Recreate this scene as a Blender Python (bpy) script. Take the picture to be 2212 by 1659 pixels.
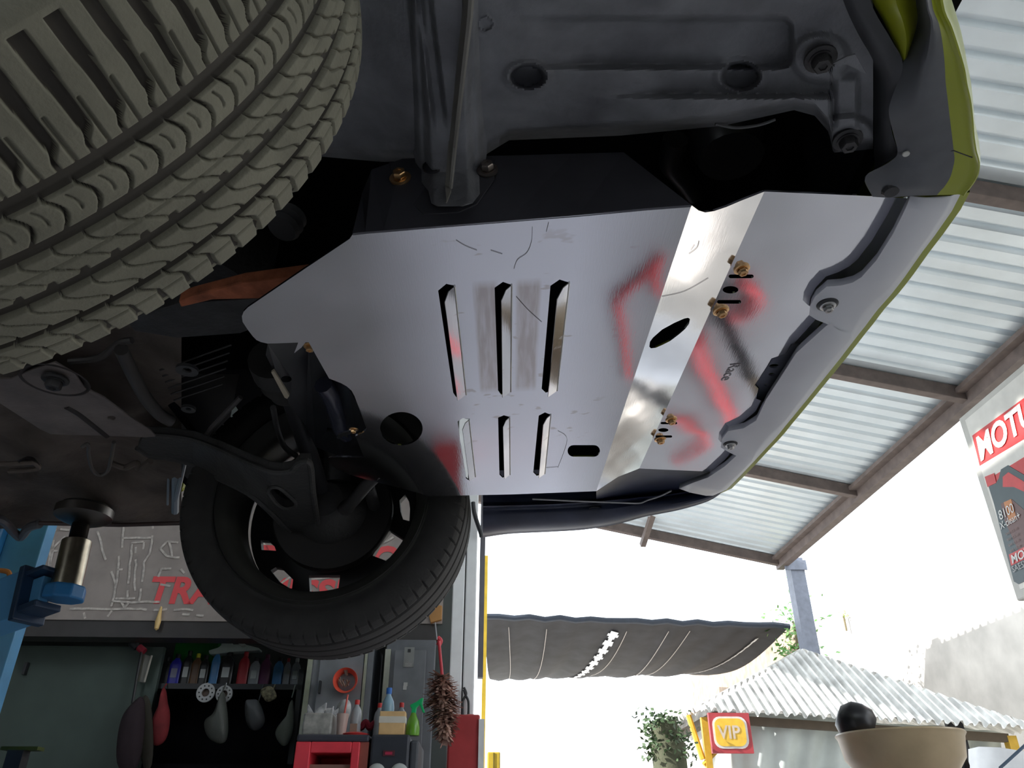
import bpy, math, random
import numpy as np
from mathutils import Vector, Matrix
from mathutils.geometry import tessellate_polygon
random.seed(7)
SC = bpy.context.scene
for o in list(bpy.data.objects): bpy.data.objects.remove(o)
COL = SC.collection
R = math.radians
# ------------------------------------------------------------------ camera, sky, sun, exposure
CZ = 0.60; F = 1690.0; PITCH = R(30)
cam = bpy.data.cameras.new('camera'); co = bpy.data.objects.new('camera', cam); COL.objects.link(co)
co.location = (0, 0, CZ); co.rotation_euler = (R(90) + PITCH, 0, 0)
cam.sensor_width = 36; cam.lens = F / 2212 * 36; cam.clip_start = 0.02; cam.clip_end = 300
SC.camera = co
w = bpy.data.worlds.new('sky'); SC.world = w; w.use_nodes = True
bg = w.node_tree.nodes['Background']; bg.inputs[0].default_value = (0.86, 0.93, 1.0, 1); bg.inputs[1].default_value = 2.4
sl = bpy.data.lights.new('sun', 'SUN'); sl.energy = 7.0; sl.angle = R(0.6); sl.color = (1, .97, .92)
so = bpy.data.objects.new('sun', sl); COL.objects.link(so)
so.rotation_euler = Vector((0.80, 0.20, -0.42)).to_track_quat('-Z', 'Y').to_euler()
SC.view_settings.view_transform = 'Standard'; SC.view_settings.look = 'None'
SC.view_settings.exposure = 0.42; SC.view_settings.gamma = 1; SC.view_settings.use_curve_mapping = False
# ------------------------------------------------------------------ pixel rays on to real planes
cp, sp = math.cos(PITCH), math.sin(PITCH)
def ray(px, py):
    r = (px - 1106) / F; u = (829.5 - py) / F
    return Vector((r, cp - u * sp, sp + u * cp))
O = Vector((0, 0, CZ))
def PN(px, py, pt, n):
    d = ray(px, py); return O + d * ((Vector(pt) - O).dot(n) / d.dot(n))
def PZ(px, py, h): return PN(px, py, (0, 0, CZ + h), Vector((0, 0, 1)))
RA = R(2.67)
E_ = Vector((math.cos(RA), math.sin(RA), 0)); D_ = Vector((-math.sin(RA), math.cos(RA), 0)); Z_ = Vector((0, 0, 1))
def W(e, d, z): return E_ * e + D_ * d + Z_ * z
def PD(px, py, dist): return PN(px, py, D_ * dist, D_)      # plane facing the camera (parallel to the back wall)
def PE(px, py, e): return PN(px, py, E_ * e, E_)            # plane facing sideways
def ed(px, py, dist):
    p = PD(px, py, dist); return p.dot(E_), p.z
# ------------------------------------------------------------------ materials
def M(name, c, rough=.6, metal=0, var=.12, scale=12, bump=0, bscale=60, spec=.5, emit=None, trans=0, alpha=1):
    m = bpy.data.materials.new(name); m.use_nodes = True; nt = m.node_tree; N = nt.nodes; L = nt.links
    b = N['Principled BSDF']; b.inputs['Roughness'].default_value = rough; b.inputs['Metallic'].default_value = metal
    b.inputs['Specular IOR Level'].default_value = spec; b.inputs['Transmission Weight'].default_value = trans
    b.inputs['Alpha'].default_value = alpha
    tc = N.new('ShaderNodeTexCoord')
    if var:
        no = N.new('ShaderNodeTexNoise'); no.inputs['Scale'].default_value = scale; no.inputs['Detail'].default_value = 6
        L.new(tc.outputs['Object'], no.inputs['Vector'])
        mr = N.new('ShaderNodeMapRange'); mr.inputs[1].default_value = .3; mr.inputs[2].default_value = .7
        mr.inputs[3].default_value = 1 - var; mr.inputs[4].default_value = 1 + var; L.new(no.outputs[0], mr.inputs[0])
        mx = N.new('ShaderNodeVectorMath'); mx.operation = 'SCALE'; mx.inputs[0].default_value = c[:3]
        L.new(mr.outputs[0], mx.inputs['Scale']); L.new(mx.outputs[0], b.inputs['Base Color'])
    else: b.inputs['Base Color'].default_value = (*c, 1)
    if bump:
        n2 = N.new('ShaderNodeTexNoise'); n2.inputs['Scale'].default_value = bscale; n2.inputs['Detail'].default_value = 5
        L.new(tc.outputs['Object'], n2.inputs['Vector'])
        bp = N.new('ShaderNodeBump'); bp.inputs['Strength'].default_value = bump; bp.inputs['Distance'].default_value = .01
        L.new(n2.outputs[0], bp.inputs['Height']); L.new(bp.outputs[0], b.inputs['Normal'])
    if emit: b.inputs['Emission Color'].default_value = (*c, 1); b.inputs['Emission Strength'].default_value = emit
    return m
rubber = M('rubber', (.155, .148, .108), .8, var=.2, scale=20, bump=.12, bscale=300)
rubber_groove = M('groove_black_rubber', (.055, .048, .038), .8, var=.2, scale=20)  # darker rubber colour for the deep tread faces
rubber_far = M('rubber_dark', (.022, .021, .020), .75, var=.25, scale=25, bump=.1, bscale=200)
under = M('underseal', (.17, .172, .185), .62, var=.35, scale=14, bump=.35, bscale=45)
under_far = M('dusty_underseal', (.105, .085, .072), .75, var=.4, scale=10, bump=.3, bscale=40)
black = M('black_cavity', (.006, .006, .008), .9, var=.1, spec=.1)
blackp = M('black_plastic', (.022, .023, .027), .45, var=.2)
darkm = M('dark_painted_steel', (.030, .029, .030), .5, var=.35, scale=18, bump=.2, bscale=60)
armm = M('cast_arm_steel', (.045, .044, .043), .6, var=.25, bump=.2, bscale=90)
rust = M('rusty_steel', (.33, .10, .045), .85, var=.5, scale=30, bump=.3)
lime = M('lime_paint', (.33, .37, .02), .28, var=.03, spec=.6)
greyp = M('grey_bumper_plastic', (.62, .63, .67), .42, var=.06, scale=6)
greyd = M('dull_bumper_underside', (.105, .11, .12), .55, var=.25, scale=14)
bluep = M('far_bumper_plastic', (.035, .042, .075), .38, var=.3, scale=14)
brass = M('brass_plated_steel', (.72, .45, .22), .28, 1, var=.15, scale=80)
steel = M('steel', (.55, .55, .54), .3, 1, var=.15)
bluesteel = M('blue_painted_steel', (.035, .20, .46), .35, var=.2, scale=8)
bluel = M('light_blue_painted_steel', (.10, .33, .60), .4, var=.2, scale=6)
hosered = M('red_rubber_hose', (.95, .05, .07), .35, var=.05)
roofm = M('galvanised_sheet', (.75, .82, .87), .36, .35, var=.08, scale=2)
beamm = M('brown_steel_beam', (.13, .10, .09), .6, var=.25, scale=8)
postm = M('grey_steel_post', (.16, .18, .23), .5, var=.15)
whitem = M('white_steel', (.93, .94, .95), .4, var=.05)
concrete = M('concrete_floor', (.33, .32, .325), .5, var=.18, scale=3, bump=.1)
def light_strip(m):  # pool of light painted into the floor colour, brightens the plate's reflection
    nt = m.node_tree; N = nt.nodes; L = nt.links; b = N['Principled BSDF']; src = b.inputs['Base Color'].links[0].from_socket
    g = N.new('ShaderNodeNewGeometry'); sx = N.new('ShaderNodeSeparateXYZ'); L.new(g.outputs['Position'], sx.inputs[0])
    a = N.new('ShaderNodeMath'); a.operation = 'SUBTRACT'; L.new(sx.outputs[0], a.inputs[0]); a.inputs[1].default_value = .16
    ab = N.new('ShaderNodeMath'); ab.operation = 'ABSOLUTE'; L.new(a.outputs[0], ab.inputs[0])
    r_ = N.new('ShaderNodeMapRange'); r_.inputs[1].default_value = .22; r_.inputs[2].default_value = .6; r_.inputs[3].default_value = 1; r_.inputs[4].default_value = 0; L.new(ab.outputs[0], r_.inputs[0])
    mx = N.new('ShaderNodeMix'); mx.data_type = 'RGBA'; L.new(r_.outputs[0], mx.inputs[0]); L.new(src, mx.inputs[6]); mx.inputs[7].default_value = (.74, .73, .80, 1)
    L.new(mx.outputs[2], b.inputs['Base Color'])
light_strip(concrete)
yard = M('sunlit_yard', (.55, .52, .46), .8, var=.15, scale=2)
wallw = M('whitewashed_wall', (.50, .475, .44), .85, var=.16, scale=2.2)
wallgrey = M('grey_back_wall', (.075, .085, .082), .8, var=.15, scale=3)
greengrey = M('grey_green_panel', (.065, .092, .080), .6, var=.12, scale=5)
brickm = M('pale_brick', (.33, .25, .185), .85, var=.3, scale=6)
bannerm = M('brown_grey_banner', (.40, .345, .315), .6, var=.12, scale=9)
chalk = M('chalk_lines', (.66, .60, .55), .7, var=.3, scale=40)
redp = M('red_print', (1.0, .11, .12), .5, var=.03)
shade = M('black_shade_cloth', (.026, .026, .032), .8, var=.35, scale=3)
def alu():
    m = M('brushed_aluminium', (.80, .80, .84), .2, 1, var=0); nt = m.node_tree; N = nt.nodes; L = nt.links; b = N['Principled BSDF']
    tc = [n for n in N if n.type == 'TEX_COORD'][0]
    def noise(sc, stretch, det=5):
        mp = N.new('ShaderNodeMapping'); mp.inputs['Scale'].default_value = stretch; L.new(tc.outputs['Object'], mp.inputs[0])
        n = N.new('ShaderNodeTexNoise'); n.inputs['Scale'].default_value = sc; n.inputs['Detail'].default_value = det
        L.new(mp.outputs[0], n.inputs[0]); return n
    def rng(src, a, b_, c, d):
        r = N.new('ShaderNodeMapRange'); r.clamp = True
        for i, v in enumerate((a, b_, c, d)): r.inputs[i + 1].default_value = v
        L.new(src, r.inputs[0]); return r.outputs[0]
    def mul(a, b_, op='MULTIPLY'):
        n = N.new('ShaderNodeMath'); n.operation = op
        for i, s in enumerate((a, b_)):
            if isinstance(s, (int, float)): n.inputs[i].default_value = s
            else: L.new(s, n.inputs[i])
        return n.outputs[0]
    sx = N.new('ShaderNodeSeparateXYZ'); L.new(tc.outputs['Object'], sx.inputs[0])
    gx = N.new('ShaderNodeNewGeometry'); sg = N.new('ShaderNodeSeparateXYZ'); L.new(gx.outputs['Position'], sg.inputs[0])
    def band(out, c, half, soft):    # 1 inside the band
        d = mul(mul(out, c, 'SUBTRACT'), 0, 'ADD'); a = N.new('ShaderNodeMath'); a.operation = 'ABSOLUTE'; L.new(d, a.inputs[0])
        return rng(a.outputs[0], half, half + soft, 1, 0)
    dirt = noise(7, (1, 1, 1)); smear = noise(60, (2.5, .25, 1)); spots = noise(26, (1, 1.8, 1), 2)
    yb = band(sg.outputs[1], 0.955, .13, .02)
    s1 = mul(mul(band(sg.outputs[0], -0.035, .012, .006), yb), rng(smear.outputs[0], .3, .6, .5, 1))
    s2 = mul(mul(band(sg.outputs[0], 0.022, .012, .006), yb), rng(smear.outputs[0], .3, .6, .5, 1))
    st = mul(s1, s2, 'MAXIMUM')
    sp_ = rng(spots.outputs[0], .66, .70, 0, .7)
    st = mul(st, mul(sp_, mul(band(sg.outputs[0], .03, .10, .03), band(sg.outputs[1], 1.0, .25, .05))), 'MAXIMUM')
    mx = N.new('ShaderNodeMix'); mx.data_type = 'RGBA'; L.new(st, mx.inputs[0])
    mx.inputs[6].default_value = (.80, .80, .85, 1); mx.inputs[7].default_value = (.56, .51, .50, 1)
    L.new(mx.outputs[2], b.inputs['Base Color'])
    ro = mul(rng(dirt.outputs[0], .3, .7, .055, .10), mul(st, .15), 'ADD'); L.new(ro, b.inputs['Roughness'])
    wv = noise(3.2, (1, 1, 1), 2); fine = noise(160, (4, .3, 1), 3)
    hgt = mul(mul(wv.outputs[0], 1.0), mul(fine.outputs[0], .012), 'ADD')
    bp = N.new('ShaderNodeBump'); bp.inputs['Strength'].default_value = .07; bp.inputs['Distance'].default_value = .03
    L.new(hgt, bp.inputs['Height']); L.new(bp.outputs[0], b.inputs['Normal'])
    return m
alum = alu()
_mc = {}
def C(name, c, rough=.5, **k):
    if name not in _mc: _mc[name] = M(name, c, rough, **k)
    return _mc[name]
# ------------------------------------------------------------------ mesh builder
class MB:
    def __init__(s): s.v = []; s.f = []
    def add(s, vs, fs):
        n = len(s.v); s.v += [Vector(v) for v in vs]; s.f += [tuple(i + n for i in f) for f in fs]; return s
    def box(s, c, size, ax=(Vector((1, 0, 0)), Vector((0, 1, 0)), Vector((0, 0, 1)))):
        h = [x / 2 for x in size]; c = Vector(c)
        vs = [c + ax[0] * h[0] * i + ax[1] * h[1] * j + ax[2] * h[2] * k for i in (-1, 1) for j in (-1, 1) for k in (-1, 1)]
        return s.add(vs, [(0, 1, 3, 2), (4, 6, 7, 5), (0, 4, 5, 1), (2, 3, 7, 6), (0, 2, 6, 4), (1, 5, 7, 3)])
    def rb(s, e0, e1, d0, d1, z0, z1):          # box in room axes
        return s.box(W((e0 + e1) / 2, (d0 + d1) / 2, (z0 + z1) / 2), (e1 - e0, d1 - d0, z1 - z0), (E_, D_, Z_))
    def tube(s, path, r, n=10, caps=True, closed=False):
        path = [Vector(p) for p in path]; k = len(path); rr = r if hasattr(r, '__len__') else [r] * k
        up = None; rings = []
        for i, p in enumerate(path):
            t = (path[min(i + 1, k - 1)] - path[max(i - 1, 0)]).normalized()
            if up is None: up = t.orthogonal().normalized()
            up = (up - t * up.dot(t)).normalized(); sd = t.cross(up)
            rings.append([p + (up * math.cos(a) + sd * math.sin(a)) * rr[i] for a in [2 * math.pi * j / n for j in range(n)]])
        vs = [q for g in rings for q in g]
        fs = [(i * n + j, i * n + (j + 1) % n, (i + 1) * n + (j + 1) % n, (i + 1) * n + j) for i in range(k - 1) for j in range(n)]
        if caps: fs += [tuple(range(n))[::-1], tuple((k - 1) * n + j for j in range(n))]
        return s.add(vs, fs)
    def lathe(s, prof, c, ax=Z_, n=24, a0=0, a1=2 * math.pi, xr=None):   # prof: (r, along axis)
        ax = Vector(ax).normalized(); x = Vector(xr) if xr else ax.orthogonal().normalized(); y = ax.cross(x); c = Vector(c)
        full = abs(a1 - a0 - 2 * math.pi) < 1e-6; m = n if full else n + 1; vs = []
        for r, h in prof:
            for j in range(m):
                a = a0 + (a1 - a0) * j / n; vs.append(c + ax * h + (x * math.cos(a) + y * math.sin(a)) * r)
        fs = []
        for i in range(len(prof) - 1):
            for j in range(n):
                k = (j + 1) % m; fs.append((i * m + j, i * m + k, (i + 1) * m + k, (i + 1) * m + j))
        return s.add(vs, fs)
    def prism(s, poly, off, holes=()):
        loops = [[Vector(p) for p in l] for l in [poly, *holes]]; off = Vector(off)
        tri = tessellate_polygon(loops); flat = [p for l in loops for p in l]; n = len(flat)
        vs = flat + [p + off for p in flat]; fs = [tuple(t) for t in tri] + [tuple(i + n for i in t)[::-1] for t in tri]
        b = 0
        for l in loops:
            m = len(l)
            for i in range(m):
                j = (i + 1) % m; fs.append((b + i, b + j, b + j + n, b + i + n))
            b += m
        return s.add(vs, fs)
    def grid(s, rows):
        m = len(rows[0]); vs = [p for r in rows for p in r]
        return s.add(vs, [(i * m + j, i * m + j + 1, (i + 1) * m + j + 1, (i + 1) * m + j) for i in range(len(rows) - 1) for j in range(m - 1)])
    def build(s, name, mat, parent=None, smooth=False, bevel=0, org=None, fix=True, thick=0):
        if parent is not None: org = Vector(parent['org'])
        elif org is None:
            xs = [v.x for v in s.v]; ys = [v.y for v in s.v]
            org = Vector(((min(xs) + max(xs)) / 2, (min(ys) + max(ys)) / 2, min(v.z for v in s.v)))
        me = bpy.data.meshes.new(name); me.from_pydata([tuple(v - org) for v in s.v], [], s.f)
        if fix:
            import bmesh
            bm = bmesh.new(); bm.from_mesh(me); bmesh.ops.recalc_face_normals(bm, faces=bm.faces); bm.to_mesh(me); bm.free()
        me.materials.append(mat); o = bpy.data.objects.new(name, me); COL.objects.link(o)
        if smooth: me.polygons.foreach_set('use_smooth', [True] * len(me.polygons)); me.set_sharp_from_angle(angle=R(40))
        o['org'] = tuple(org)
        if parent is None: o.location = org
        else: o.parent = parent
        if thick: md = o.modifiers.new('thick', 'SOLIDIFY'); md.thickness = thick; md.offset = 0
        if bevel: md = o.modifiers.new('bevel', 'BEVEL'); md.width = bevel; md.segments = 2; md.limit_method = 'ANGLE'
        return o
def tag(o, label=None, cat=None, group=None, kind=None):
    if label: o['label'] = label
    if cat: o['category'] = cat
    if group: o['group'] = group
    if kind: o['kind'] = kind
    return o
def thing(name, loc, label, cat, group=None, kind=None):
    o = bpy.data.objects.new(name, None); COL.objects.link(o); o.location = loc; o['org'] = tuple(loc); o.empty_display_size = .1
    return tag(o, label, cat, group, kind)
def copy_tree(o, parent=None):
    c = o.copy(); COL.objects.link(c); c.parent = parent
    for ch in list(o.children): copy_tree(ch, c)
    return c
def text(s, name, mat, parent, p, ux, uy, size, offset=0.0, shear=0, sx=1, extrude=.001, align='LEFT'):
    cu = bpy.data.curves.new('t', 'FONT'); cu.body = s; cu.size = 1; cu.offset = offset; cu.shear = shear; cu.extrude = 0.002; cu.resolution_u = 4
    cu.align_x = align
    t = bpy.data.objects.new('t', cu); COL.objects.link(t); dg = bpy.context.evaluated_depsgraph_get(); dg.update()
    me = bpy.data.meshes.new_from_object(t.evaluated_get(dg)); bpy.data.objects.remove(t)
    ux = Vector(ux).normalized(); uy = Vector(uy).normalized(); n = ux.cross(uy); org = Vector(parent['org']); p = Vector(p)
    for v in me.vertices:
        x, y, z = v.co; v.co = p + ux * x * size * sx + uy * y * size + n * z * size - org
    me.materials.clear(); me.materials.append(mat); o = bpy.data.objects.new(name, me); COL.objects.link(o); o.parent = parent; o['org'] = tuple(org)
    return o
def lerp(a, b, t): return a + (b - a) * t
def interp(pts, x):
    if x <= pts[0][0]: return pts[0][1]
    for (a, b), (c, d) in zip(pts, pts[1:]):
        if x <= c: return b + (d - b) * (x - a) / (c - a + 1e-9)
    return pts[-1][1]
def smooth_path(pts, n=6):
    pts = [Vector(p) for p in pts]; out = []
    for i in range(len(pts) - 1):
        p0 = pts[max(i - 1, 0)]; p1 = pts[i]; p2 = pts[i + 1]; p3 = pts[min(i + 2, len(pts) - 1)]
        for k in range(n):
            t = k / n
            out.append(.5 * ((2 * p1) + (p2 - p0) * t + (2 * p0 - 5 * p1 + 4 * p2 - p3) * t * t + (3 * p1 - p0 - 3 * p2 + p3) * t ** 3))
    out.append(pts[-1]); return out
def ss(a, b, x):
    t = min(1, max(0, (x - a) / (b - a))); return t * t * (3 - 2 * t)
def ell(cx, cy, rx, ry, n=28, rot=0):
    return [(cx + rx * math.cos(a) * math.cos(rot) - ry * math.sin(a) * math.sin(rot), cy + rx * math.cos(a) * math.sin(rot) + ry * math.sin(a) * math.cos(rot)) for a in [2 * math.pi * i / n for i in range(n)]]
def stadium(cx, cy, hx, hy, n=8):
    o = []
    for s in (1, -1):
        for i in range(n + 1):
            a = -math.pi / 2 + math.pi * i / n
            o.append((cx + s * (hx - hy) + s * hy * math.cos(a), cy + s * hy * math.sin(a)))
    return o
def hexbolt(c, ax, r, mb=None, washer=True):
    mb = mb or MB(); ax = Vector(ax).normalized()
    if washer: mb.lathe([(0, 0), (r * 1.6, 0), (r * 1.6, r * .25), (r * 1.5, r * .32), (0, r * .32)], c, ax, 20)
    mb.lathe([(r * 1.15, r * .3), (r * 1.2, r * .5), (r, r * .5)], c, ax, 20)
    mb.lathe([(r, r * .4), (r, r * 1.2), (r * .85, r * 1.4), (r * .45, r * 1.42), (r * .4, r * 1.25), (0, r * 1.2)], c, ax, 6)
    return mb
# ================================================================== SETTING
g = MB().rb(-6, 4.6, -6, 12.6, -.12, 0)
tag(g.build('floor', concrete), kind='structure')
g = MB().rb(-30, 40, -20, 60, -.16, -.13); tag(g.build('trim_1', yard), kind='structure')
# --- corrugated roof, falling to the eave
EE = 4.62; ZE = CZ + 3.93; SL = math.tan(R(11.5))
e_eave = PZ(2085, 858, 3.93); EE = e_eave.dot(E_)
def zr(e): return ZE + (EE - e) * SL
roof = thing('ceiling', W(0, 4, zr(0)), None, None, kind='structure')
PIT = .205
def corr(d0, d1):
    out = []; n0 = int(math.floor(d0 / PIT))
    k = n0
    while k * PIT < d1:
        for fr, h in ((0, 0), (.30, 0), (.42, .045), (.60, .045), (.72, 0)):
            x = (k + fr) * PIT
            if d0 <= x <= d1: out.append((x, h))
        k += 1
    return out
d = -3.0; k = 0; PW = PIT * 5
while d < 12.75:
    pr = corr(d - .001, min(12.8, d + PW + .02)); rows = []
    for e in (-4.6, -1, 1, 3, EE + .10):
        rows.append([W(e, dd, zr(e) + .10 + h + (k % 2) * .002) for dd, h in pr])
    MB().grid(rows).build('roof_sheet', roofm, roof, thick=.002, fix=False); d += PW; k += 1
# eave beam (C-channel) and rafters, end truss
eb = MB(); eb.rb(EE - .02, EE + .10, -3, 12.6, ZE - .10, ZE + .07).rb(EE - .12, EE - .02, -3, 12.6, ZE + .02, ZE + .07)
tag(eb.build('trim_2', beamm), kind='structure')
dpos = [PN(px, py, W(EE, 0, 0), E_).dot(D_) for px, py in ((1850, 1065), (2085, 858))]
step = dpos[0] - dpos[1]; print('rafters', dpos, PN(1700, 1190, W(EE, 0, 0), E_))
for i, dd in enumerate([dpos[1] - 2 * step, dpos[1] - step, dpos[1], dpos[0], 12.5]):
    b = MB(); e0, e1 = -4.4, EE
    vs = [W(e, dd + s, zr(e) + h) for e in (e0, e1) for s in (-.05, .05) for h in (-.06, .09)]
    b.add(vs, [(0, 1, 3, 2), (4, 6, 7, 5), (0, 4, 5, 1), (2, 3, 7, 6), (0, 2, 6, 4), (1, 5, 7, 3)])
    tag(b.build('trim_%d' % (3 + i), beamm, bevel=.006), kind='structure')
# purlin stub under the far rafter
p0 = PD(1425, 1085, 12.2); p1 = PD(1388, 1178, 12.45)
b = MB().tube([p0 + Vector((0, -1.2, .25)), p1], .06, 4); tag(b.build('trim_8', beamm), kind='structure')
# corner post
pa = PD(1711, 1195, 12.5); b = MB(); w0 = .10
b.rb(pa.dot(E_) - .115, pa.dot(E_) + .115, 12.4, 12.62, 0, ZE + .05)
b.box(W(pa.dot(E_) - .03, 12.38, ZE - .08), (.36, .03, .16), (E_, D_, Z_))
tag(b.build('trim_9', postm), kind='structure')
# back wall with its banner board above and the tool bay below
DW = 4.6
ez = lambda px, py, dist=DW: ed(px, py, dist)
eR = ez(985, 1300)[0]
zB = ez(300, 1343)[1]
w_ = MB().rb(-4.4, eR, DW + .64, DW + .76, 0, 5.0)
tag(w_.build('wall_back', wallgrey), kind='structure')
w_ = MB().rb(-4.6, -4.4, -3, DW + .9, 0, 6.35); tag(w_.build('wall_left', wallgrey), kind='structure')
w_ = MB().rb(-3.4, EE + .1, -3.2, -3.0, 0, 4.5); tag(w_.build('wall_rear_blocker', wallgrey), kind='structure')  # last one: unseen wall added behind the camera to cut sky light
lint = MB().rb(-4.4, ez(960, 1340)[0], DW - .02, DW + .12, zB - .09, zB)
tag(lint.build('trim_10', C('dark_lintel', (.05, .045, .045))), kind='structure')
# banner
ban = thing('banner', W(-1.5, DW - .03, zB), 'brown-grey advertising banner with chalk drawings and red lettering above the tool bay', 'banner')
MB().rb(-4.38, ez(962, 1200)[0], DW - .03, DW - .01, zB, zB + 1.15).build('banner_sheet', bannerm, ban)
def st(mb, pts, wd=.006, jag=True):
    P = [PD(x, y, DW - .036) for x, y in pts]; Q = []
    for a, b in zip(P, P[1:]):
        n = max(1, int((b - a).length / .035)) if jag else 1
        for i in range(n): Q.append(a.lerp(b, i / n) + (E_ * random.uniform(-.004, .004) + Z_ * random.uniform(-.004, .004) if jag else Vector()))
    Q.append(P[-1])
    for a, b in zip(Q, Q[1:]):
        if random.random() < .1 and jag: continue
        t = (b - a).normalized(); s = D_.cross(t) * wd; mb.add([a - s, a + s, b + s, b - s], [(0, 1, 2, 3)])
ch = MB()
for l in ([(268, 1118), (265, 1195), (258, 1200), (248, 1285), (240, 1310)], [(332, 1118), (325, 1195), (312, 1215), (300, 1300)], [(265, 1161), (328, 1161)],
          [(285, 1172), (282, 1215), (275, 1290)], [(310, 1172), (306, 1215)], [(285, 1172), (310, 1170)], [(295, 1180), (290, 1290)], [(250, 1230), (265, 1230)],
          [(210, 1146), (228, 1210), (250, 1262)], [(115, 1168), (108, 1235)], [(95, 1190), (125, 1190)], [(345, 1185), (362, 1170), (385, 1172)], [(345, 1185), (360, 1202), (388, 1204)],
          [(365, 1170), (372, 1204)], [(342, 1245), (350, 1230), (370, 1228)], [(345, 1262), (368, 1266)], [(390, 1228), (398, 1238)], [(250, 1292), (292, 1292)],
          [(240, 1300), (345, 1300)], [(150, 1315), (430, 1317)], [(240, 1320), (232, 1332)], [(285, 1318), (283, 1335)], [(262, 1300), (270, 1312), (280, 1300)],
          [(182, 1322), (184, 1336)], [(315, 1335), (330, 1318)], [(560, 1160), (600, 1220)], [(670, 1250), (735, 1245)], [(815, 1180), (850, 1160)], [(600, 1265), (630, 1245)],
          [(140, 1160), (108, 1190), (108, 1300)], [(380, 1325), (440, 1330)], [(820, 1230), (860, 1210)]): st(ch, l)
tag(ch.build('chalk_drawing', chalk, ban, fix=False), 'pale chalk outlines of engine parts', kind='stuff')
zl = MB()
for x0, x1 in ((102, 122), (130, 150)): st(zl, [(x0, 1143), (x1, 1145)], .006, False)
tag(zl.build('small_print', chalk, ban, fix=False), kind='stuff')
def fit_text(body, x0, x1, yt, yb, shear=.10):
    p = PD(x0, yb, DW - .034); h = abs((PD(x0, yt, DW - .034) - p).z); wd = (PD(x1, yb, DW - .034) - p).dot(E_)
    t = text(body, 'red_lettering', redp, ban, p, E_, Z_, h / .70, offset=.035, shear=shear); org = Vector(ban['org']); mxw = max((v.co + org - p).dot(E_) for v in t.data.vertices)
    for v in t.data.vertices: v.co = v.co + E_ * ((v.co + org - p).dot(E_) * (wd / mxw - 1))
fit_text('TRANSMI', 315, 636, 1246, 1301); fit_text('SSION', 642, 868, 1252, 1308); fit_text('AUTO', 640, 866, 1178, 1234, 0)
MB().prism([PD(x, y, DW - .036) for x, y in ((564, 1177), (596, 1178), (603, 1191), (567, 1189))], D_ * .003).build('red_flash', redp, ban)
# tool bay: side panel, back lining, shelf
e0, _ = ez(20, 1500); e1, _ = ez(298, 1500)
gp = MB().rb(e0 - 1.0, e1, DW + .23, DW + .27, 0, zB - .09); o = gp.build('sliding_panel', greengrey, bevel=.004)
tag(o, 'plain grey-green sliding panel closing the left of the tool bay under the banner', 'panel')
hd = MB().rb(*[ez(x, 1450, DW + .3)[0] for x in (68, 74)], DW + .20, DW + .23, ez(70, 1463, DW + .3)[1], ez(70, 1437, DW + .3)[1]); hd.build('handle', blackp, o)
eS0 = ez(310, 1480, DW + .3)[0]; eS1 = ez(655, 1480, DW + .3)[0]; zS = ez(480, 1478, DW + .3)[1]
o = thing('shelf', W((eS0 + eS1) / 2, DW + .5, 0), 'black steel shelf rack holding bottles and hanging bags under the banner', 'shelf')
for zz in (zS, zS - .42, .45): MB().rb(eS0, eS1, DW + .28, DW + .6, zz - .03, zz).build('shelf_board', black if zz < zS else blackp, o)
for ee in (eS0, eS1 - .03): MB().rb(ee, ee + .03, DW + .28, DW + .6, 0, zB - .2).build('upright', blackp, o)
MB().rb(eS0, eS1, DW + .585, DW + .6, .05, zS).build('back_panel', black, o)
# cabinets to the right
def cabinet(px0, px1, name, lab, pad=0):
    a = ez(px0, 1500, DW - .1)[0]; b = ez(px1, 1500, DW - .1)[0]
    o = thing(name, W((a + b) / 2, DW, 0), lab, 'cabinet')
    MB().rb(a, b, DW - .08, DW + .35, 0, zB - .1).build('body', C('charcoal_cabinet', (.17, .18, .20), .5), o, bevel=.005)
    MB().rb(a + .05, b - .05, DW - .1, DW - .08, .1, zB - .16).build('door', C('charcoal_door', (.20, .21, .23), .45), o, bevel=.004)
    return o
c1 = cabinet(662, 800, 'steel_cabinet', 'charcoal steel cabinet with an orange bowl stuck on its door')
MB().rb(*[ez(x, 1450, DW - .1)[0] for x in (663, 674)], DW - .11, DW - .08, .1, zB - .16).build('door_edge', steel, c1)
MB().rb(*[ez(x, 1450, DW - .1)[0] for x in (786, 792)], DW - .11, DW - .08, .1, zB - .16).build('door_edge', steel, c1)
MB().rb(*[ez(x, 1450, DW - .1)[0] for x in (694, 698)], DW - .13, DW - .1, ez(695, 1499, DW - .1)[1], ez(695, 1472, DW - .1)[1]).build('handle', blackp, c1)
c2 = cabinet(826, 936, 'steel_cabinet', 'charcoal steel cabinet with white stickers behind the green spray bottle')
MB().rb(*[ez(x, 1450, DW - .1)[0] for x in (830, 842)], DW - .12, DW - .08, .1, zB - .16).build('door_edge', steel, c2)
def sticker(x0, y0, x1, y1, m, par, nm='sticker', dist=DW - .105):
    a, zt = ez(x0, y0, dist); b, zb_ = ez(x1, y1, dist); return MB().rb(a, b, dist, dist + .004, zb_, zt).build(nm, m, par)
sm = C('sticker_white', (.62, .62, .60)); sg = C('sticker_grey', (.30, .31, .30))
sticker(874, 1398, 893, 1441, sg, c2); sticker(875, 1432, 890, 1441, sm, c2); sticker(881, 1402, 887, 1409, blackp, c2, dist=DW - .108)
sticker(872, 1474, 880, 1482, sm, c2); sticker(871, 1481, 878, 1490, sm, c2)
MB().rb(ez(938, 1500)[0], ez(972, 1500)[0], DW - .02, DW + .5, 0, zB + .9).build('pier', wallgrey).name = 'trim_11'
tag(bpy.data.objects['trim_11'], kind='structure')
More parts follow.
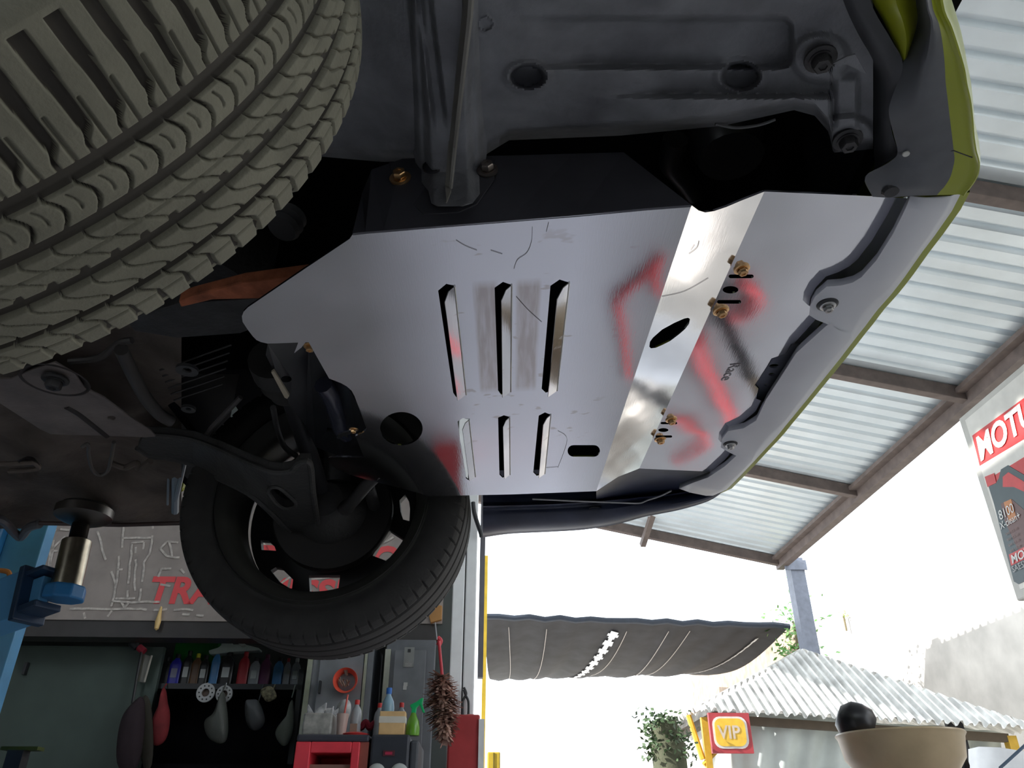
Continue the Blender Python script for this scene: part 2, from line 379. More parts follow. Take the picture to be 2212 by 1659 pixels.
# white column + joint line + drain pipe + cables
dW = 4.2
a = PD(1003, 1300, dW).dot(E_); hw = (PD(1035, 1300, dW) - PD(984, 1300, dW)).length / 2
o = thing('white_column', W(a, dW, 0), 'bright white steel column standing at the open right end of the back wall', 'column')
MB().rb(a - hw, a - .0, dW - .06, dW + .08, 0, 3.6).build('column_half', whitem, o, bevel=.006)
MB().rb(a + .006, a + hw, dW - .06, dW + .08, 0, 3.6).build('column_half', whitem, o, bevel=.006)
MB().rb(a - .002, a + .008, dW - .04, dW + .07, 0, 3.6).build('joint', blackp, o)
e = PD(1040, 1300, dW).dot(E_)
o = MB().rb(e - .013, e + .015, dW, dW + .06, 1.3, 3.6).build('drain_pipe', C('drain_grey', (.13, .13, .15)))
tag(o, 'thin dark grey pipe running down beside the white column', 'pipe')
pts = [PD(x, y, dW - .1) for x, y in ((1022, 1085), (1025, 1110), (1038, 1150), (1040, 1160))]
o = MB().tube(smooth_path(pts), .012, 8).build('cable', blackp, smooth=True); tag(o, 'short black cable bending down at the top of the white column', 'cable')
for yy in ((1485, 1545, 1004, 1000), (1490, 1543, 1004, 1012)):
    pts = [PD(x, y, dW - .08) for x, y in ((yy[2] - 2, yy[0]), (yy[2] + 3, yy[0] + 14), (yy[3], (yy[0] + yy[1]) / 2), (yy[3], yy[1]))]
    o = MB().tube(smooth_path(pts), .006, 8).build('cable', blackp, smooth=True)
    tag(o, 'black cable hanging straight down the white column to the red board' if yy[3] < 1005 else 'black cable bowing to the right off the white column above the red board', 'cable')
# red board at column foot
a = ez(967, 1600, 3.75)[0]; b = ez(1036, 1600, 3.75)[0]; zt = ez(1000, 1543, 3.75)[1]
o = thing('red_cabinet', W((a + b) / 2, 4.1, 0), 'dull red steel locker at the foot of the white column', 'locker')
MB().rb(a, b, 3.75, 4.05, 0, zt).build('body', C('dull_red', (.50, .055, .06), .5), o, bevel=.008)
MB().rb(b - .005, b + .02, 3.74, 3.77, 0, zt - .02).build('white_edge', whitem, o)
for q in (.25, .7): MB().lathe([(.001, .015), (.03, .01), (.035, 0)], W(lerp(a, b, q), 3.85, zt - .001), Z_, 16).build('cap', C('pink_red', (.7, .2, .18)), o, smooth=True)
# ================================================================== TOOL BAY CONTENT
dS = DW + .32
def bottle(px, pt, col, cap, lab, w_px=18, kind='oil', wlab=None, base=1476):
    p = PD(px, base, dS); top = PD(px, pt, dS); h = top.z - zS; hw = (PD(px + w_px, base, dS) - p).length / 2
    o = thing('oil_bottle', Vector((p.x, p.y, zS)), lab, 'bottle', 'oil bottles on the black shelf')
    c = Vector((p.x, p.y, zS)); mb = MB()
    pr = [(hw * .95, 0), (hw, .01), (hw, h * .62), (hw * .8, h * .74), (hw * .38, h * .84), (hw * .36, h * .88)]
    rings = []
    for r, z in pr: rings.append([c + E_ * max(-r, min(r, r * 1.35 * math.cos(t))) + D_ * .7 * max(-r, min(r, r * 1.35 * math.sin(t))) + Z_ * z for t in [2 * math.pi * i / 20 for i in range(20)]])
    vs = [q for g_ in rings for q in g_]; fs = [(i * 20 + j, i * 20 + (j + 1) % 20, (i + 1) * 20 + (j + 1) % 20, (i + 1) * 20 + j) for i in range(len(pr) - 1) for j in range(20)] + [tuple(range(20)), tuple(100 + j for j in range(20))]
    mb.add(vs, fs).build('bottle_body', col, o, smooth=True)
    MB().lathe([(0, h), (hw * .42, h), (hw * .46, h * .97), (hw * .46, h * .86), (0, h * .86)], c, Z_, 14).build('cap', cap, o, smooth=True)
    if wlab: MB().box(c - D_ * (hw * .7 + .002) + Z_ * h * .35, (hw * 1.1, .004, h * .3), (E_, D_, Z_)).build('sticker', wlab, o)
k = C('bottle_black', (.012, .012, .014), .35); navy = C('bottle_blue', (.02, .02, .28), .35); sky = C('bottle_sky', (.05, .17, .36), .35)
redb = C('bottle_red', (.33, .02, .03), .4); silver = C('bottle_silver', (.22, .23, .25), .35); plum = C('bottle_plum', (.10, .02, .07), .4); bro = C('bottle_brown', (.09, .045, .02), .4)
wl = C('label_white', (.40, .43, .43)); yel = C('cap_yellow', (.45, .42, .02)); gr = C('cap_black', (.01, .01, .01))
for a in ((352, 1420, k, gr, 'black oil bottle at the far left end of the shelf', 20, None), (374, 1413, navy, k, 'deep blue oil bottle near the left end of the shelf', 24, C('gold', (.2, .2, .3))),
          (398, 1406, k, gr, 'black oil bottle with a tall white sticker beside the deep blue bottle', 20, wl), (418, 1412, bro, yel, 'brown oil bottle with yellow cap under the green box', 20, None),
          (436, 1415, k, gr, 'black oil bottle with a low white sticker above the slotted disc', 20, wl), (460, 1402, sky, sky, 'tall sky blue bottle rising beside the pale plastic funnel', 18, None),
          (486, 1408, k, gr, 'wide black jug with a square white label in mid shelf', 28, wl), (522, 1408, redb, redb, 'red oil bottle in mid shelf', 22, None),
          (547, 1420, silver, gr, 'silver oil bottle with a pale label right of the red bottle', 22, wl), (570, 1414, plum, plum, 'dark plum bottle between the silver and the blue bottle', 22, None),
          (598, 1420, sky, gr, 'blue bottle with a black cap towards the right of the shelf', 20, None), (617, 1422, silver, redb, 'small grey bottle with a red cap near the right end of the shelf', 14, None),
          (636, 1422, silver, wl, 'grey bottle with a pale label at the right end of the shelf', 18, wl)):
    bottle(a[0], a[1], a[2], a[3], a[4], a[5], wlab=a[6])
a, zt = ez(382, 1377, dS + .12); b, zb_ = ez(468, 1410, dS + .12)
o = MB().rb(a, b, dS + .12, dS + .24, zS, zt).build('green_box', C('green_card', (.0, .14, .012), .6), bevel=.003); tag(o, 'flat bright green box standing behind the bottles', 'box')
fm = C('pale_mint_plastic', (.36, .44, .40), .5)
fp = [PD(x, y, dS - .02) for x, y in ((446, 1362), (452, 1357), (484, 1357), (487, 1368), (500, 1392), (530, 1392), (560, 1400), (560, 1404), (500, 1408), (470, 1412), (452, 1413), (450, 1405), (472, 1398), (478, 1392), (470, 1372), (450, 1370))]
o = MB().prism(fp, D_ * .08).build('plastic_funnel', fm, bevel=.01); tag(o, 'pale mint plastic funnel lying on top of the bottles', 'funnel')
o = MB().prism([PD(x, y, dS - .06) for x, y in ((492, 1366), (500, 1364), (530, 1392), (520, 1396))], D_ * .05).build('spout', fm, o, bevel=.006)
# slotted discs hanging
def disc(px, py, r_px, lab, name='brake_disc'):
    c = PD(px, py, dS - .05); r = (PD(px + r_px, py, dS - .05) - c).length
    o = thing(name, c - Z_ * r, lab, 'disc', 'slotted discs hung from the shelf edge')
    holes = []
    def circ(rr, n, cx=0, cy=0): return [c + E_ * (cx + rr * math.cos(2 * math.pi * i / n)) + Z_ * (cy + rr * math.sin(2 * math.pi * i / n)) for i in range(n)]
    for i in range(10):
        t = 2 * math.pi * i / 10; holes.append(circ(r * .09, 8, r * .72 * math.cos(t), r * .72 * math.sin(t)))
    MB().prism(circ(r, 32), D_ * .012, [circ(r * .42, 24)] + holes).build('ring', C('disc_steel', (.42, .42, .42), .4, metal=.3), o)
    MB().lathe([(r * .44, 0), (r * .40, .02), (0, .02)], c + D_ * .004, D_, 20).build('hub', C('hub_brown', (.12, .08, .06)), o)
    MB().tube([c + Z_ * r * .9 + D_ * .01, W(c.dot(E_), dS - .04, zS + .005)], .002, 5).build('hook', steel, o)
disc(444, 1496, 20, 'bright slotted steel disc hanging under the shelf, left of the pair'); disc(484, 1499, 18, 'dull slotted steel disc hanging half behind a bag, right of the pair')
# hanging bags
def bag(pts, m, name, lab, cat='bag', depth=.09, dist=dS - .1, cord=True):
    P = [PD(x, y, dist) for x, y in pts]; c = sum(P, Vector()) / len(P)
    rings = []
    for t, s in ((-1, .35), (-.6, .8), (0, 1), (.6, .8), (1, .35)):
        rings.append([c + (p - c) * (s if i else s + (1 - s) * .6) + D_ * t * depth / 2 + (E_ * random.uniform(-.004, .004)) for i, p in enumerate(P)])
    n = len(P); vs = [q for r_ in rings for q in r_]; fs = [(i * n + j, i * n + (j + 1) % n, (i + 1) * n + (j + 1) % n, (i + 1) * n + j) for i in range(4) for j in range(n)] + [tuple(range(n)), tuple(4 * n + j for j in range(n))]
    o = MB().add(vs, fs).build(name, m); md = o.modifiers.new('sub', 'SUBSURF'); md.levels = 1; md.render_levels = 2
    if cord:
        t = max(P, key=lambda p: p.z); MB().tube([t - Z_ * .03, Vector((t.x, t.y, zS - .005)) + D_ * .05], .004, 6).build('cord', m, o)
    return tag(o, lab, cat)
pw = C('cloudy_plastic', (.10, .108, .095), .45); pw2 = C('cloudy_plastic_grey', (.085, .09, .095), .45); pw3 = C('cloudy_plastic_pale', (.19, .21, .18), .45)
bag([(480, 1488), (488, 1492), (492, 1530), (496, 1560), (493, 1610), (470, 1612), (445, 1598), (437, 1570), (440, 1552), (460, 1545), (470, 1520)], pw, 'plastic_bag', 'knotted cloudy plastic bag hanging below the slotted discs')
bag([(528, 1508), (540, 1510), (560, 1505), (572, 1540), (576, 1560), (562, 1578), (548, 1584), (532, 1570), (527, 1540)], pw2, 'plastic_bag', 'grey cloudy plastic bag hanging in the middle of the rack')
bag([(632, 1495), (637, 1540), (636, 1585), (617, 1624), (600, 1605), (590, 1584), (605, 1560), (626, 1540)], pw3, 'plastic_bag', 'pale pointed plastic bag hanging by the grey cabinet')
bag([(560, 1490), (578, 1480), (590, 1480), (602, 1505), (596, 1512), (575, 1522), (562, 1500)], C('patterned_card', (.22, .2, .12), .6, var=.9, scale=60), 'gasket_pack', 'yellowish patterned gasket pack hung on the shelf edge', 'pack', .03)
bag([(352, 1480), (360, 1482), (362, 1520), (370, 1530), (366, 1600), (340, 1620), (325, 1612), (322, 1580), (332, 1540), (345, 1520)], C('red_mesh', (.24, .025, .03), .8, var=.3), 'mesh_sack', 'red mesh sack with loose threads hanging left of the rack', 'sack')
bag([(285, 1520), (310, 1490), (318, 1520), (312, 1600), (300, 1680), (245, 1680), (250, 1600), (262, 1540)], C('dark_cloth', (.035, .022, .028), .9), 'work_jacket', 'dark work jacket hanging beside the grey-green panel', 'jacket', .10, dS - .24, False)
bag([(300, 1500), (322, 1490), (330, 1540), (335, 1680), (300, 1680)], C('dark_cloth_green', (.05, .045, .035), .9), 'work_trousers', 'dark olive work trousers hanging behind the red mesh sack', 'trousers', .05, dS - .15, False)
# pole with a red grip
o = thing('squeegee', PD(300, 1500, dS - .15), 'black scraper with red grip and clear plastic sleeve hanging on the panel edge', 'tool')
MB().tube([PD(x, y, dS - .15) for x, y in ((283, 1378), (288, 1390), (296, 1400))], [.02, .028, .018], 10).build('head', blackp, o, smooth=True)
MB().tube([PD(x, y, dS - .15) for x, y in ((300, 1398), (312, 1408))], .02, 10).build('grip', C('red_grip', (.45, .03, .06)), o, smooth=True)
MB().prism([PD(x, y, dS - .14) for x, y in ((308, 1412), (328, 1418), (312, 1475), (292, 1470))], D_ * .01).build('sleeve', C('sleeve', (.15, .145, .12), .4), o)
MB().tube([PD(328, 1416, dS - .15), PD(312, 1473, dS - .15)], .006, 6).build('edge_strip', C('edge_pale', (.45, .42, .36)), o)
MB().tube([PD(x, y, dS - .16) for x, y in ((306, 1408), (296, 1460), (286, 1520))], .008, 6).build('pole', blackp, o)
o = MB().lathe([(.0, .0), (.012, .01), (.016, .05), (.010, .09), (.006, .13), (0, .135)], PD(337, 1362, DW - .05), Z_, 12).build('hanging_lamp', C('amber', (.9, .62, .25), .3), smooth=True)
tag(o, 'small pale amber bulb hanging below the banner edge', 'bulb')
o = MB().rb(ez(0, 1620, 3)[0], ez(80, 1620, 3)[0], 3, 3.05, ez(0, 1620, 3)[1], ez(0, 1612, 3)[1]).build('dark_ledge', C('green_rust', (.05, .07, .01))); tag(o, 'dark greenish metal ledge at the bottom left edge of the photo', 'ledge')
MB().rb(ez(5, 1659, 3)[0], ez(40, 1659, 3)[0], 3.0, 3.05, ez(0, 1700, 3)[1], ez(0, 1620, 3)[1]).build('leg', blackp, o)
# ---- trolley and things on it
dT = 3.5
a = ez(640, 1600, dT)[0]; b = ez(797, 1600, dT)[0]; zt = ez(700, 1586, dT)[1]; z1 = ez(700, 1602, dT)[1]
redt = C('red_trolley', (.90, .06, .09), .4); redt2 = C('red_trolley_inside', (.32, .03, .04), .5)
o = thing('tool_trolley', W((a + b) / 2, dT + .2, 0), 'bright red tool trolley with black top and an open bin front', 'trolley')
MB().rb(a - .0, b, dT, dT + .4, z1, zt).build('top_tray', C('tray_black', (.05, .05, .07), .5), o, bevel=.008)
zo = ez(700, 1626, dT)[1]; ea = ez(668, 1640, dT)[0]; eb2 = ez(757, 1640, dT)[0]; ec = ez(775, 1640, dT)[0]
MB().rb(a, ea, dT, dT + .4, .1, z1).rb(eb2, ec, dT, dT + .4, .1, z1).rb(ea, eb2, dT, dT + .4, zo, z1).rb(ea, eb2, dT + .25, dT + .4, .1, zo).build('body', redt, o, bevel=.004)
MB().rb(ec, b, dT + .01, dT + .4, .1, z1).build('side_panel', C('brown_red', (.35, .09, .07)), o)
MB().rb(ea, eb2, dT + .03, dT + .25, .12, ez(700, 1650, dT)[1]).build('drawer', C('drawer_beige', (.30, .16, .13)), o)
for ee in (a + .05, b - .05):
    for dd in (dT + .06, dT + .34): MB().lathe([(0, -.015), (.05, -.015), (.05, .015), (0, .015)], W(ee, dd, .05), E_, 16).build('wheel', blackp, o)
def at(px, py, z0, dist): q = PD(px, py, dist); return Vector((q.x, q.y, z0))
clear = C('cloudy_clear', (.42, .42, .43), .25, spec=.6); capr = C('cap_red', (.75, .05, .05), .4)
o = thing('plastic_tub', at(710, 1580, zt, dT + .12), 'clear square plastic tub full of scrap at the left of the red trolley', 'tub')
ea = ez(659, 1560, dT + .1)[0]; eb2 = ez(722, 1560, dT + .1)[0]; zz = ez(690, 1543, dT + .1)[1]
MB().rb(ea, eb2, dT + .05, dT + .2, zt, zz).build('tub_wall', C('cloudy_tub', (.40, .39, .37), .3, var=.35, scale=30), o, bevel=.008)
jm = MB()
for i in range(9): q = W(random.uniform(ea + .02, eb2 - .02), dT + random.uniform(.07, .18), zz + random.uniform(-.005, .02)); jm.box(q, (.05, .012, .03), (Matrix.Rotation(random.uniform(-1, 1), 3, 'Y') @ Vector((1, 0, 0)), Vector((0, 1, 0)), Vector((0, 0, 1))))
tag(jm.build('scrap', C('scrap_grey', (.5, .5, .52), .5, var=.5, scale=40), o), kind='stuff')
def pb_(px, base, top, wpx, m, capm, name, lab, dist, shape='bottle', z0=None, label=None):
    z0 = zt if z0 is None else z0; c = at(px, base, z0, dist); h = PD(px, top, dist).z - z0; r = (PD(px + wpx, base, dist) - PD(px, base, dist)).length / 2
    o = thing(name, c, lab, 'bottle' if shape != 'cup' else 'cup')
    if shape == 'cup': MB().lathe([(0, 0), (r * .75, 0), (r, h), (r * .94, h), (r * .7, .01), (0, .01)], c, Z_, 20).build('cup', m, o, smooth=True)
    else:
        MB().lathe([(0, 0), (r * .9, 0), (r, .01), (r, h * .3), (r * .94, h * .33), (r, h * .36), (r, h * .6), (r * .85, h * .72), (r * .4, h * .84), (r * .36, h * .88), (0, h * .88)], c, Z_, 22).build('bottle_body', m, o, smooth=True)
        MB().lathe([(0, h), (r * .42, h), (r * .45, h * .98), (r * .45, h * .87), (0, h * .87)], c, Z_, 16).build('cap', capm, o, smooth=True)
    return o, c, h, r
pb_(766, 1582, 1512, 24, C('cloudy_bottle', (.40, .42, .45), .25), capr, 'plastic_bottle', 'cloudy plastic bottle with a red cap on the red trolley', dT + .1)
o, c, h, r = pb_(737, 1582, 1542, 26, C('milky_cup', (.58, .42, .38), .4), capr, 'drinking_cup', 'plastic cup of pinkish drink with a red straw on the red trolley', dT + .06, 'cup')
MB().tube([c + Z_ * .01, c + Z_ * h * 1.9 + E_ * .012], .004, 8).build('straw', C('straw_red', (.8, .15, .12)), o, smooth=True)
bag([(722, 1545), (732, 1512), (748, 1506), (760, 1515), (757, 1550), (740, 1570)], clear, 'plastic_wrap', 'crumpled clear plastic wrap between the tub and the bottle', 'wrap', .08, dT + .24, False)
bag([(688, 1540), (700, 1530), (724, 1526), (728, 1545), (710, 1556)], C('white_scrap', (.55, .55, .57), .4), 'plastic_film', 'white torn plastic film on the tub of scrap', 'film', .05, dT + .22, False)
o = MB().lathe([(0, 0), (.055, 0), (.06, .008), (.04, .014), (.0, .014)], at(768, 1585, zt, dT + .08), Z_, 24).build('red_saucer', capr, smooth=True); tag(o, 'round red plastic lid lying on the trolley edge', 'lid')
o = MB().rb(*[ez(x, 1560, dT + .1)[0] for x in (759, 774)], dT + .07, dT + .11, zt + .014, ez(760, 1565, dT + .1)[1]).build('small_jar', C('brown_jar', (.33, .22, .17))); tag(o, 'small brown jar standing on the red lid', 'jar')
o = MB().tube(smooth_path([PD(x, y, dT + .2) for x, y in ((772, 1562), (780, 1572), (790, 1560), (798, 1572), (806, 1565), (812, 1560))]), .014, 8).build('red_rag', C('deep_red', (.25, .01, .03), .8), smooth=True); tag(o, 'twisted dark red rag lying at the right end of the trolley', 'rag')
# black machine right of the trolley
a = ez(800, 1620, dT)[0]; b = ez(884, 1620, dT)[0]; zk = ez(840, 1586, dT)[1]
o = thing('black_machine', W((a + b) / 2, dT + .2, 0), 'black machine cabinet with a small red badge right of the red trolley', 'machine')
MB().rb(a, b, dT, dT + .4, .05, zk).build('body', C('machine_black', (.04, .045, .06), .45), o, bevel=.01)
MB().rb(b, ez(905, 1600, dT)[0], dT + .02, dT + .4, .05, zk - .02).build('side_frame', C('machine_grey', (.08, .085, .10), .5), o, bevel=.01)
sticker(828, 1621, 852, 1633, C('badge_dark', (.12, .03, .04)), o, 'badge', dT - .004); sticker(832, 1624, 847, 1630, C('badge_red', (.5, .03, .09)), o, 'badge_mark', dT - .007)
for px in (813, 862):
    q = PD(px, 1670, dT - .005); MB().lathe([(0, .015), (.024, .015), (.033, .009), (.036, 0)], q, -D_, 24).build('gauge', C('gauge_white', (.55, .58, .58)), o, smooth=True)
for (px, tp, wpx, m, cp_, lab, dd) in ((816, 1519, 22, C('cloudy_bottle', (.4, .42, .45)), capr, 'cloudy bottle with a red cap half hidden left of the blue bottle', .2), (864, 1518, 22, C('cloudy_bottle', (.4, .42, .45)), capr, 'cloudy bottle with a red cap behind the cardboard box', .22)):
    pb_(px, 1584, tp, wpx, m, cp_, 'plastic_bottle', lab, dT + dd, z0=zk)
pb_(834, 1584, 1486, 28, C('pale_blue_plastic', (.28, .45, .58), .3), C('cap_blue', (.03, .16, .55)), 'water_bottle', 'pale blue plastic bottle with a blue cap behind the cardboard box', dT + .12, z0=zk)
o = thing('cardboard_box', at(847, 1584, zk, dT + .05), 'small cardboard box with a band of pale tape on the black machine', 'box')
ea = ez(819, 1560, dT + .02)[0]; eb2 = ez(875, 1560, dT + .02)[0]; zq = ez(840, 1536, dT + .02)[1]
MB().rb(ea, eb2, dT + .02, dT + .09, zk, zq).build('carton', C('card', (.85, .56, .27), .7), o, bevel=.003)
MB().rb(ea - .001, eb2 + .001, dT + .018, dT + .092, lerp(zk, zq, .5), lerp(zk, zq, .78)).build('tape', C('tape_pale', (.85, .80, .70), .4), o)
gb = C('green_clear', (.14, .36, .03), .25, spec=.6); gt = C('green_trigger', (.01, .50, .16), .4)
c = at(891, 1584, zk, dT + .05); u = (PD(901, 1584, dT + .05) - PD(891, 1584, dT + .05)).length / 10
o = thing('spray_bottle', c, 'green spray bottle with a trigger on the right of the black machine', 'bottle')
MB().lathe([(0, 0), (14 * u, 0), (15 * u, 3 * u), (15 * u, 16 * u), (12 * u, 30 * u), (7 * u, 40 * u), (5 * u, 46 * u), (0, 46 * u)], c, Z_, 22).build('bottle_body', gb, o, smooth=True)
MB().prism([c + E_ * x * u + Z_ * z * u - D_ * 4 * u for x, z in ((-5, 44), (5, 44), (6, 56), (12, 62), (20, 46), (25, 46), (18, 64), (20, 76), (16, 77), (4, 68), (-9, 62), (-8, 57), (-5, 55))], D_ * 8 * u).build('trigger_head', gt, o, bevel=.003)
# round orange bowl on the cabinet door
c = PD(747, 1471, DW - .13); r = (PD(773, 1471, DW - .13) - c).length
o = thing('magnetic_bowl', c - Z_ * r, 'round orange-red bowl of bolts held on the grey cabinet door', 'bowl')
MB().lathe([(0, .03), (r * .72, .03), (r * .8, .0), (r, -.03), (r * 1.02, -.02), (r * .8, .035), (0, .035)], c, D_, 32).build('dish', C('orange_red', (1.0, .14, .08), .4), o, smooth=True)
for i in range(8):
    t = random.uniform(0, 6.28); q = c + E_ * r * .45 * math.cos(t) + Z_ * r * .45 * math.sin(t)
    MB().tube([q, q + E_ * random.uniform(-.03, .03) + Z_ * .03 - D_ * .005], .006, 6).build('bolt', C('bolt_bronze', (.35, .25, .2), .3, metal=.8), o)
# feather duster
c = PD(957, 1525, 3.68); o = thing('feather_duster', PD(957, 1590, 3.68), 'brown fluffy duster with a red handle hanging beside the white column', 'duster')
fl = MB(); ax0 = PD(953, 1458, 3.68); ax1 = PD(962, 1590, 3.68)
for i in range(1100):
    t = random.random(); q = ax0.lerp(ax1, t); an = random.uniform(0, 6.28); rr = .085 * (math.sin(math.pi * min(1, .15 + t * .8)) ** .6) * random.uniform(.6, 1.1)
    dr = (E_ * math.cos(an) + D_ * math.sin(an)); e_ = q + dr * rr - Z_ * random.uniform(-.02, .05); s = dr.cross(Z_) * .007
    fl.add([q + s, q - s, e_ - s * .8, e_ + s * .8], [(0, 1, 2, 3)])
tag(fl.build('feathers', C('brown_fluff', (.52, .33, .27), .9, var=.4, scale=30), o, fix=False), kind='stuff')
MB().tube([PD(948, 1385, 3.68), PD(955, 1458, 3.68)], .007, 8).build('handle', C('handle_red', (.6, .04, .06)), o, smooth=True)
MB().tube([PD(940, 1345, 3.70), PD(944, 1382, 3.68)], .003, 6).build('cord', C('cord_pale', (.4, .4, .42)), o)
MB().tube(smooth_path([PD(x, y, 3.70) for x, y in ((945, 1378), (951, 1384), (947, 1394))]), .012, 8).build('loop', C('handle_red', (.6, .04, .06)), o, smooth=True)
o = MB().prism([PD(x, y, DW - .06) for x, y in ((925, 1325), (934, 1305), (955, 1308), (954, 1338), (930, 1345))], D_ * .05).build('wood_block', C('orange_wood', (.50, .25, .08), .6), bevel=.003); tag(o, 'orange wooden block on the wall edge behind the far tyre', 'block')
# ================================================================== OUTSIDE
tag(MB().rb(7.6, 7.8, -2, 40, -.15, 4.8).build('wall_right', wallw), kind='structure')
# brick boundary wall behind the shade cloth, bricks where they can be told apart
b0 = PD(1716, 1350, 13.5); b1 = PD(1490, 1446, 22.0)
bw = MB().prism([b0, b1, Vector((b1.x, b1.y, 0)), Vector((b0.x, b0.y, 0))], E_ * .2).build('wall_far', brickm); tag(bw, kind='structure')
# sagging shade cloth
def sc(u, v):     # u 0..1 left-right, v 0..1 far->near in image top->bottom
    a = PD(lerp(1045, 1705, u), lerp(1332, 1352, u), 13.2); bx = lerp(1062, 1498, u); by = lerp(1470, 1452, u)
    b = PD(bx, by, 19 if True else 0)
    p = a.lerp(b, v); return p - Z_ * (.30 * math.sin(math.pi * v) + .04 * math.sin(u * 31 + v * 3) * math.sin(math.pi * v) + .02 * math.sin(u * 70 + 5 * v))
o = MB().grid([[sc(i / 60, j / 24) for i in range(61)] for j in range(25)]).build('shade_cloth', shade, smooth=True, fix=False)
tag(o, 'sagging black shade cloth stretched beyond the end of the tin roof', 'shade cloth')
sh = MB()
for (u0, v0, u1, v1, wd) in ((.44, .07, .36, .80, .012),):
    for i in range(40):
        t = i / 40; t2 = (i + 1.02) / 40; ww = wd * (1 + .5 * math.sin(i * 1.7)) * (1 - .3 * t)
        sh.add([sc(lerp(u0, u1, t) - ww, lerp(v0, v1, t)) - Z_ * .03, sc(lerp(u0, u1, t) + ww, lerp(v0, v1, t)) - Z_ * .03, sc(lerp(u0, u1, t2) + ww, lerp(v0, v1, t2)) - Z_ * .03, sc(lerp(u0, u1, t2) - ww, lerp(v0, v1, t2)) - Z_ * .03], [(0, 1, 2, 3)])
    for i in range(40):
        t = i / 40; t2 = (i + 1.02) / 40; ww = .006 * (1 + .3 * math.sin(i * 2.1))
        a_ = lambda q: lerp(.93, .90, q)
        sh.add([sc(a_(t) - ww, lerp(.1, .9, t)) - Z_ * .03, sc(a_(t) + ww, lerp(.1, .9, t)) - Z_ * .03, sc(a_(t2) + ww, lerp(.1, .9, t2)) - Z_ * .03, sc(a_(t2) - ww, lerp(.1, .9, t2)) - Z_ * .03], [(0, 1, 2, 3)])
tag(sh.build('clear_strip', C('pale_film', (.75, .78, .85), .4), o, fix=False), 'pale see-through seams in the cloth')
for j, u in enumerate((.08, .2, .47, .62, .7)):
    MB().tube([sc(u + .01 * math.sin(v * 3 + j), v) - Z_ * .02 for v in [i / 16 for i in range(1, 16)]], .006, 4).build('seam_cord', C('cord_cream', (.55, .5, .48)), o)
MB().tube([sc(u, 0) for u in [i / 20 for i in range(21)]], .05, 8).build('top_rope', C('dark_blue_rope', (.03, .04, .06)), o, smooth=True)
# leaves on the wall
def leaves(name, cen, ext, n, m, lab, sz=.12, twig=None):
    mb = MB(); rnd = random.Random(n)
    for i in range(n):
        q = cen + Vector((rnd.gauss(0, 1) * ext[0], rnd.gauss(0, 1) * ext[1], rnd.gauss(0, 1) * ext[2])); t = Vector((rnd.uniform(-1, 1), rnd.uniform(-1, 1), rnd.uniform(-1, .3))).normalized(); s = t.orthogonal().normalized()
        a = sz * rnd.uniform(.6, 1.2); mb.add([q, q + t * a * .5 + s * a * .3, q + t * a, q + t * a * .5 - s * a * .3], [(0, 1, 2, 3)])
    o = thing(name, Vector((cen.x, cen.y, cen.z - ext[2] * 2)), lab, 'plant'); tag(mb.build('foliage', m, o, fix=False), kind='stuff')
    if twig: MB().tube(twig, .02, 6).build('stem', C('stem_brown', (.15, .12, .06)), o)
    return o
lf = C('leaf_green', (.12, .30, .06), .5, var=.4)
c = PD(1720, 1380, 13.5); leaves('wall_creeper', c, (.18, .3, .35), 420, lf, 'leafy green creeper spilling round the top of the grey roof post', .11, [c - Z_ * 1.4, c + Z_ * .3])
c = PE(1822, 1330, 7.5); leaves('leaf_sprig', c, (.04, .05, .06), 14, C('leaf_lime', (.35, .5, .08), .5), 'tiny lime green leaf sprig against the bright wall', .08, [c - Z_ * .3, c])
# twigs hanging on the white wall
# VIP gazebo
dG = 9.0
A = PD(1512, 1522, dG); B = PD(2225, 1570, dG); gD = min(7.0, max(2.5, PZ(1402, 1549, A.z - CZ - .05).dot(D_) - dG)); print('gazebo depth', gD); ap = PD(1733, 1408, dG + gD / 2)
corr_m = C('weathered_tin', (.74, .74, .72), .55, var=.25, scale=5)
tent = thing('vip_gazebo', W((A.dot(E_) + B.dot(E_)) / 2, dG + gD / 2, 0), 'small gazebo with a corrugated tin pyramid roof, yellow posts and white curtains', 'gazebo')
eA, eB = A.dot(E_), B.dot(E_); zA = A.z; 
def tri(p, q, r_, nm='roof_sheet'):
    rows = []; N_ = 34
    for i in range(N_ * 4 + 1):
        t = i / (N_ * 4); b0 = p.lerp(q, t)
        # ribs run up the slope, perpendicular to the eave, cut by the hips
        m = (p + q) / 2; f = abs((t - .5) * 2); up = (r_ - m); tp = b0 + up * (1 - f) if True else r_
        n = (q - p).cross(up).normalized(); n = n if n.z > 0 else -n
        h = .03 * (1 if (i % 4) in (1, 2) else 0); rows.append([b0 + n * h, b0.lerp(tp, .5) + n * h, tp + n * h * (1 - .0)])
    MB().grid(rows).build(nm, corr_m, tent, thick=.003, fix=False)
L0 = W(eA, dG, zA - .05); R0 = W(eB, dG, B.z); L1 = W(eA, dG + gD, zA - .05); R1 = W(eB, dG + gD, B.z)
mid = (L0 + R0) / 2; apx = Vector((mid.x, ap.y, ap.z))
apx = ap
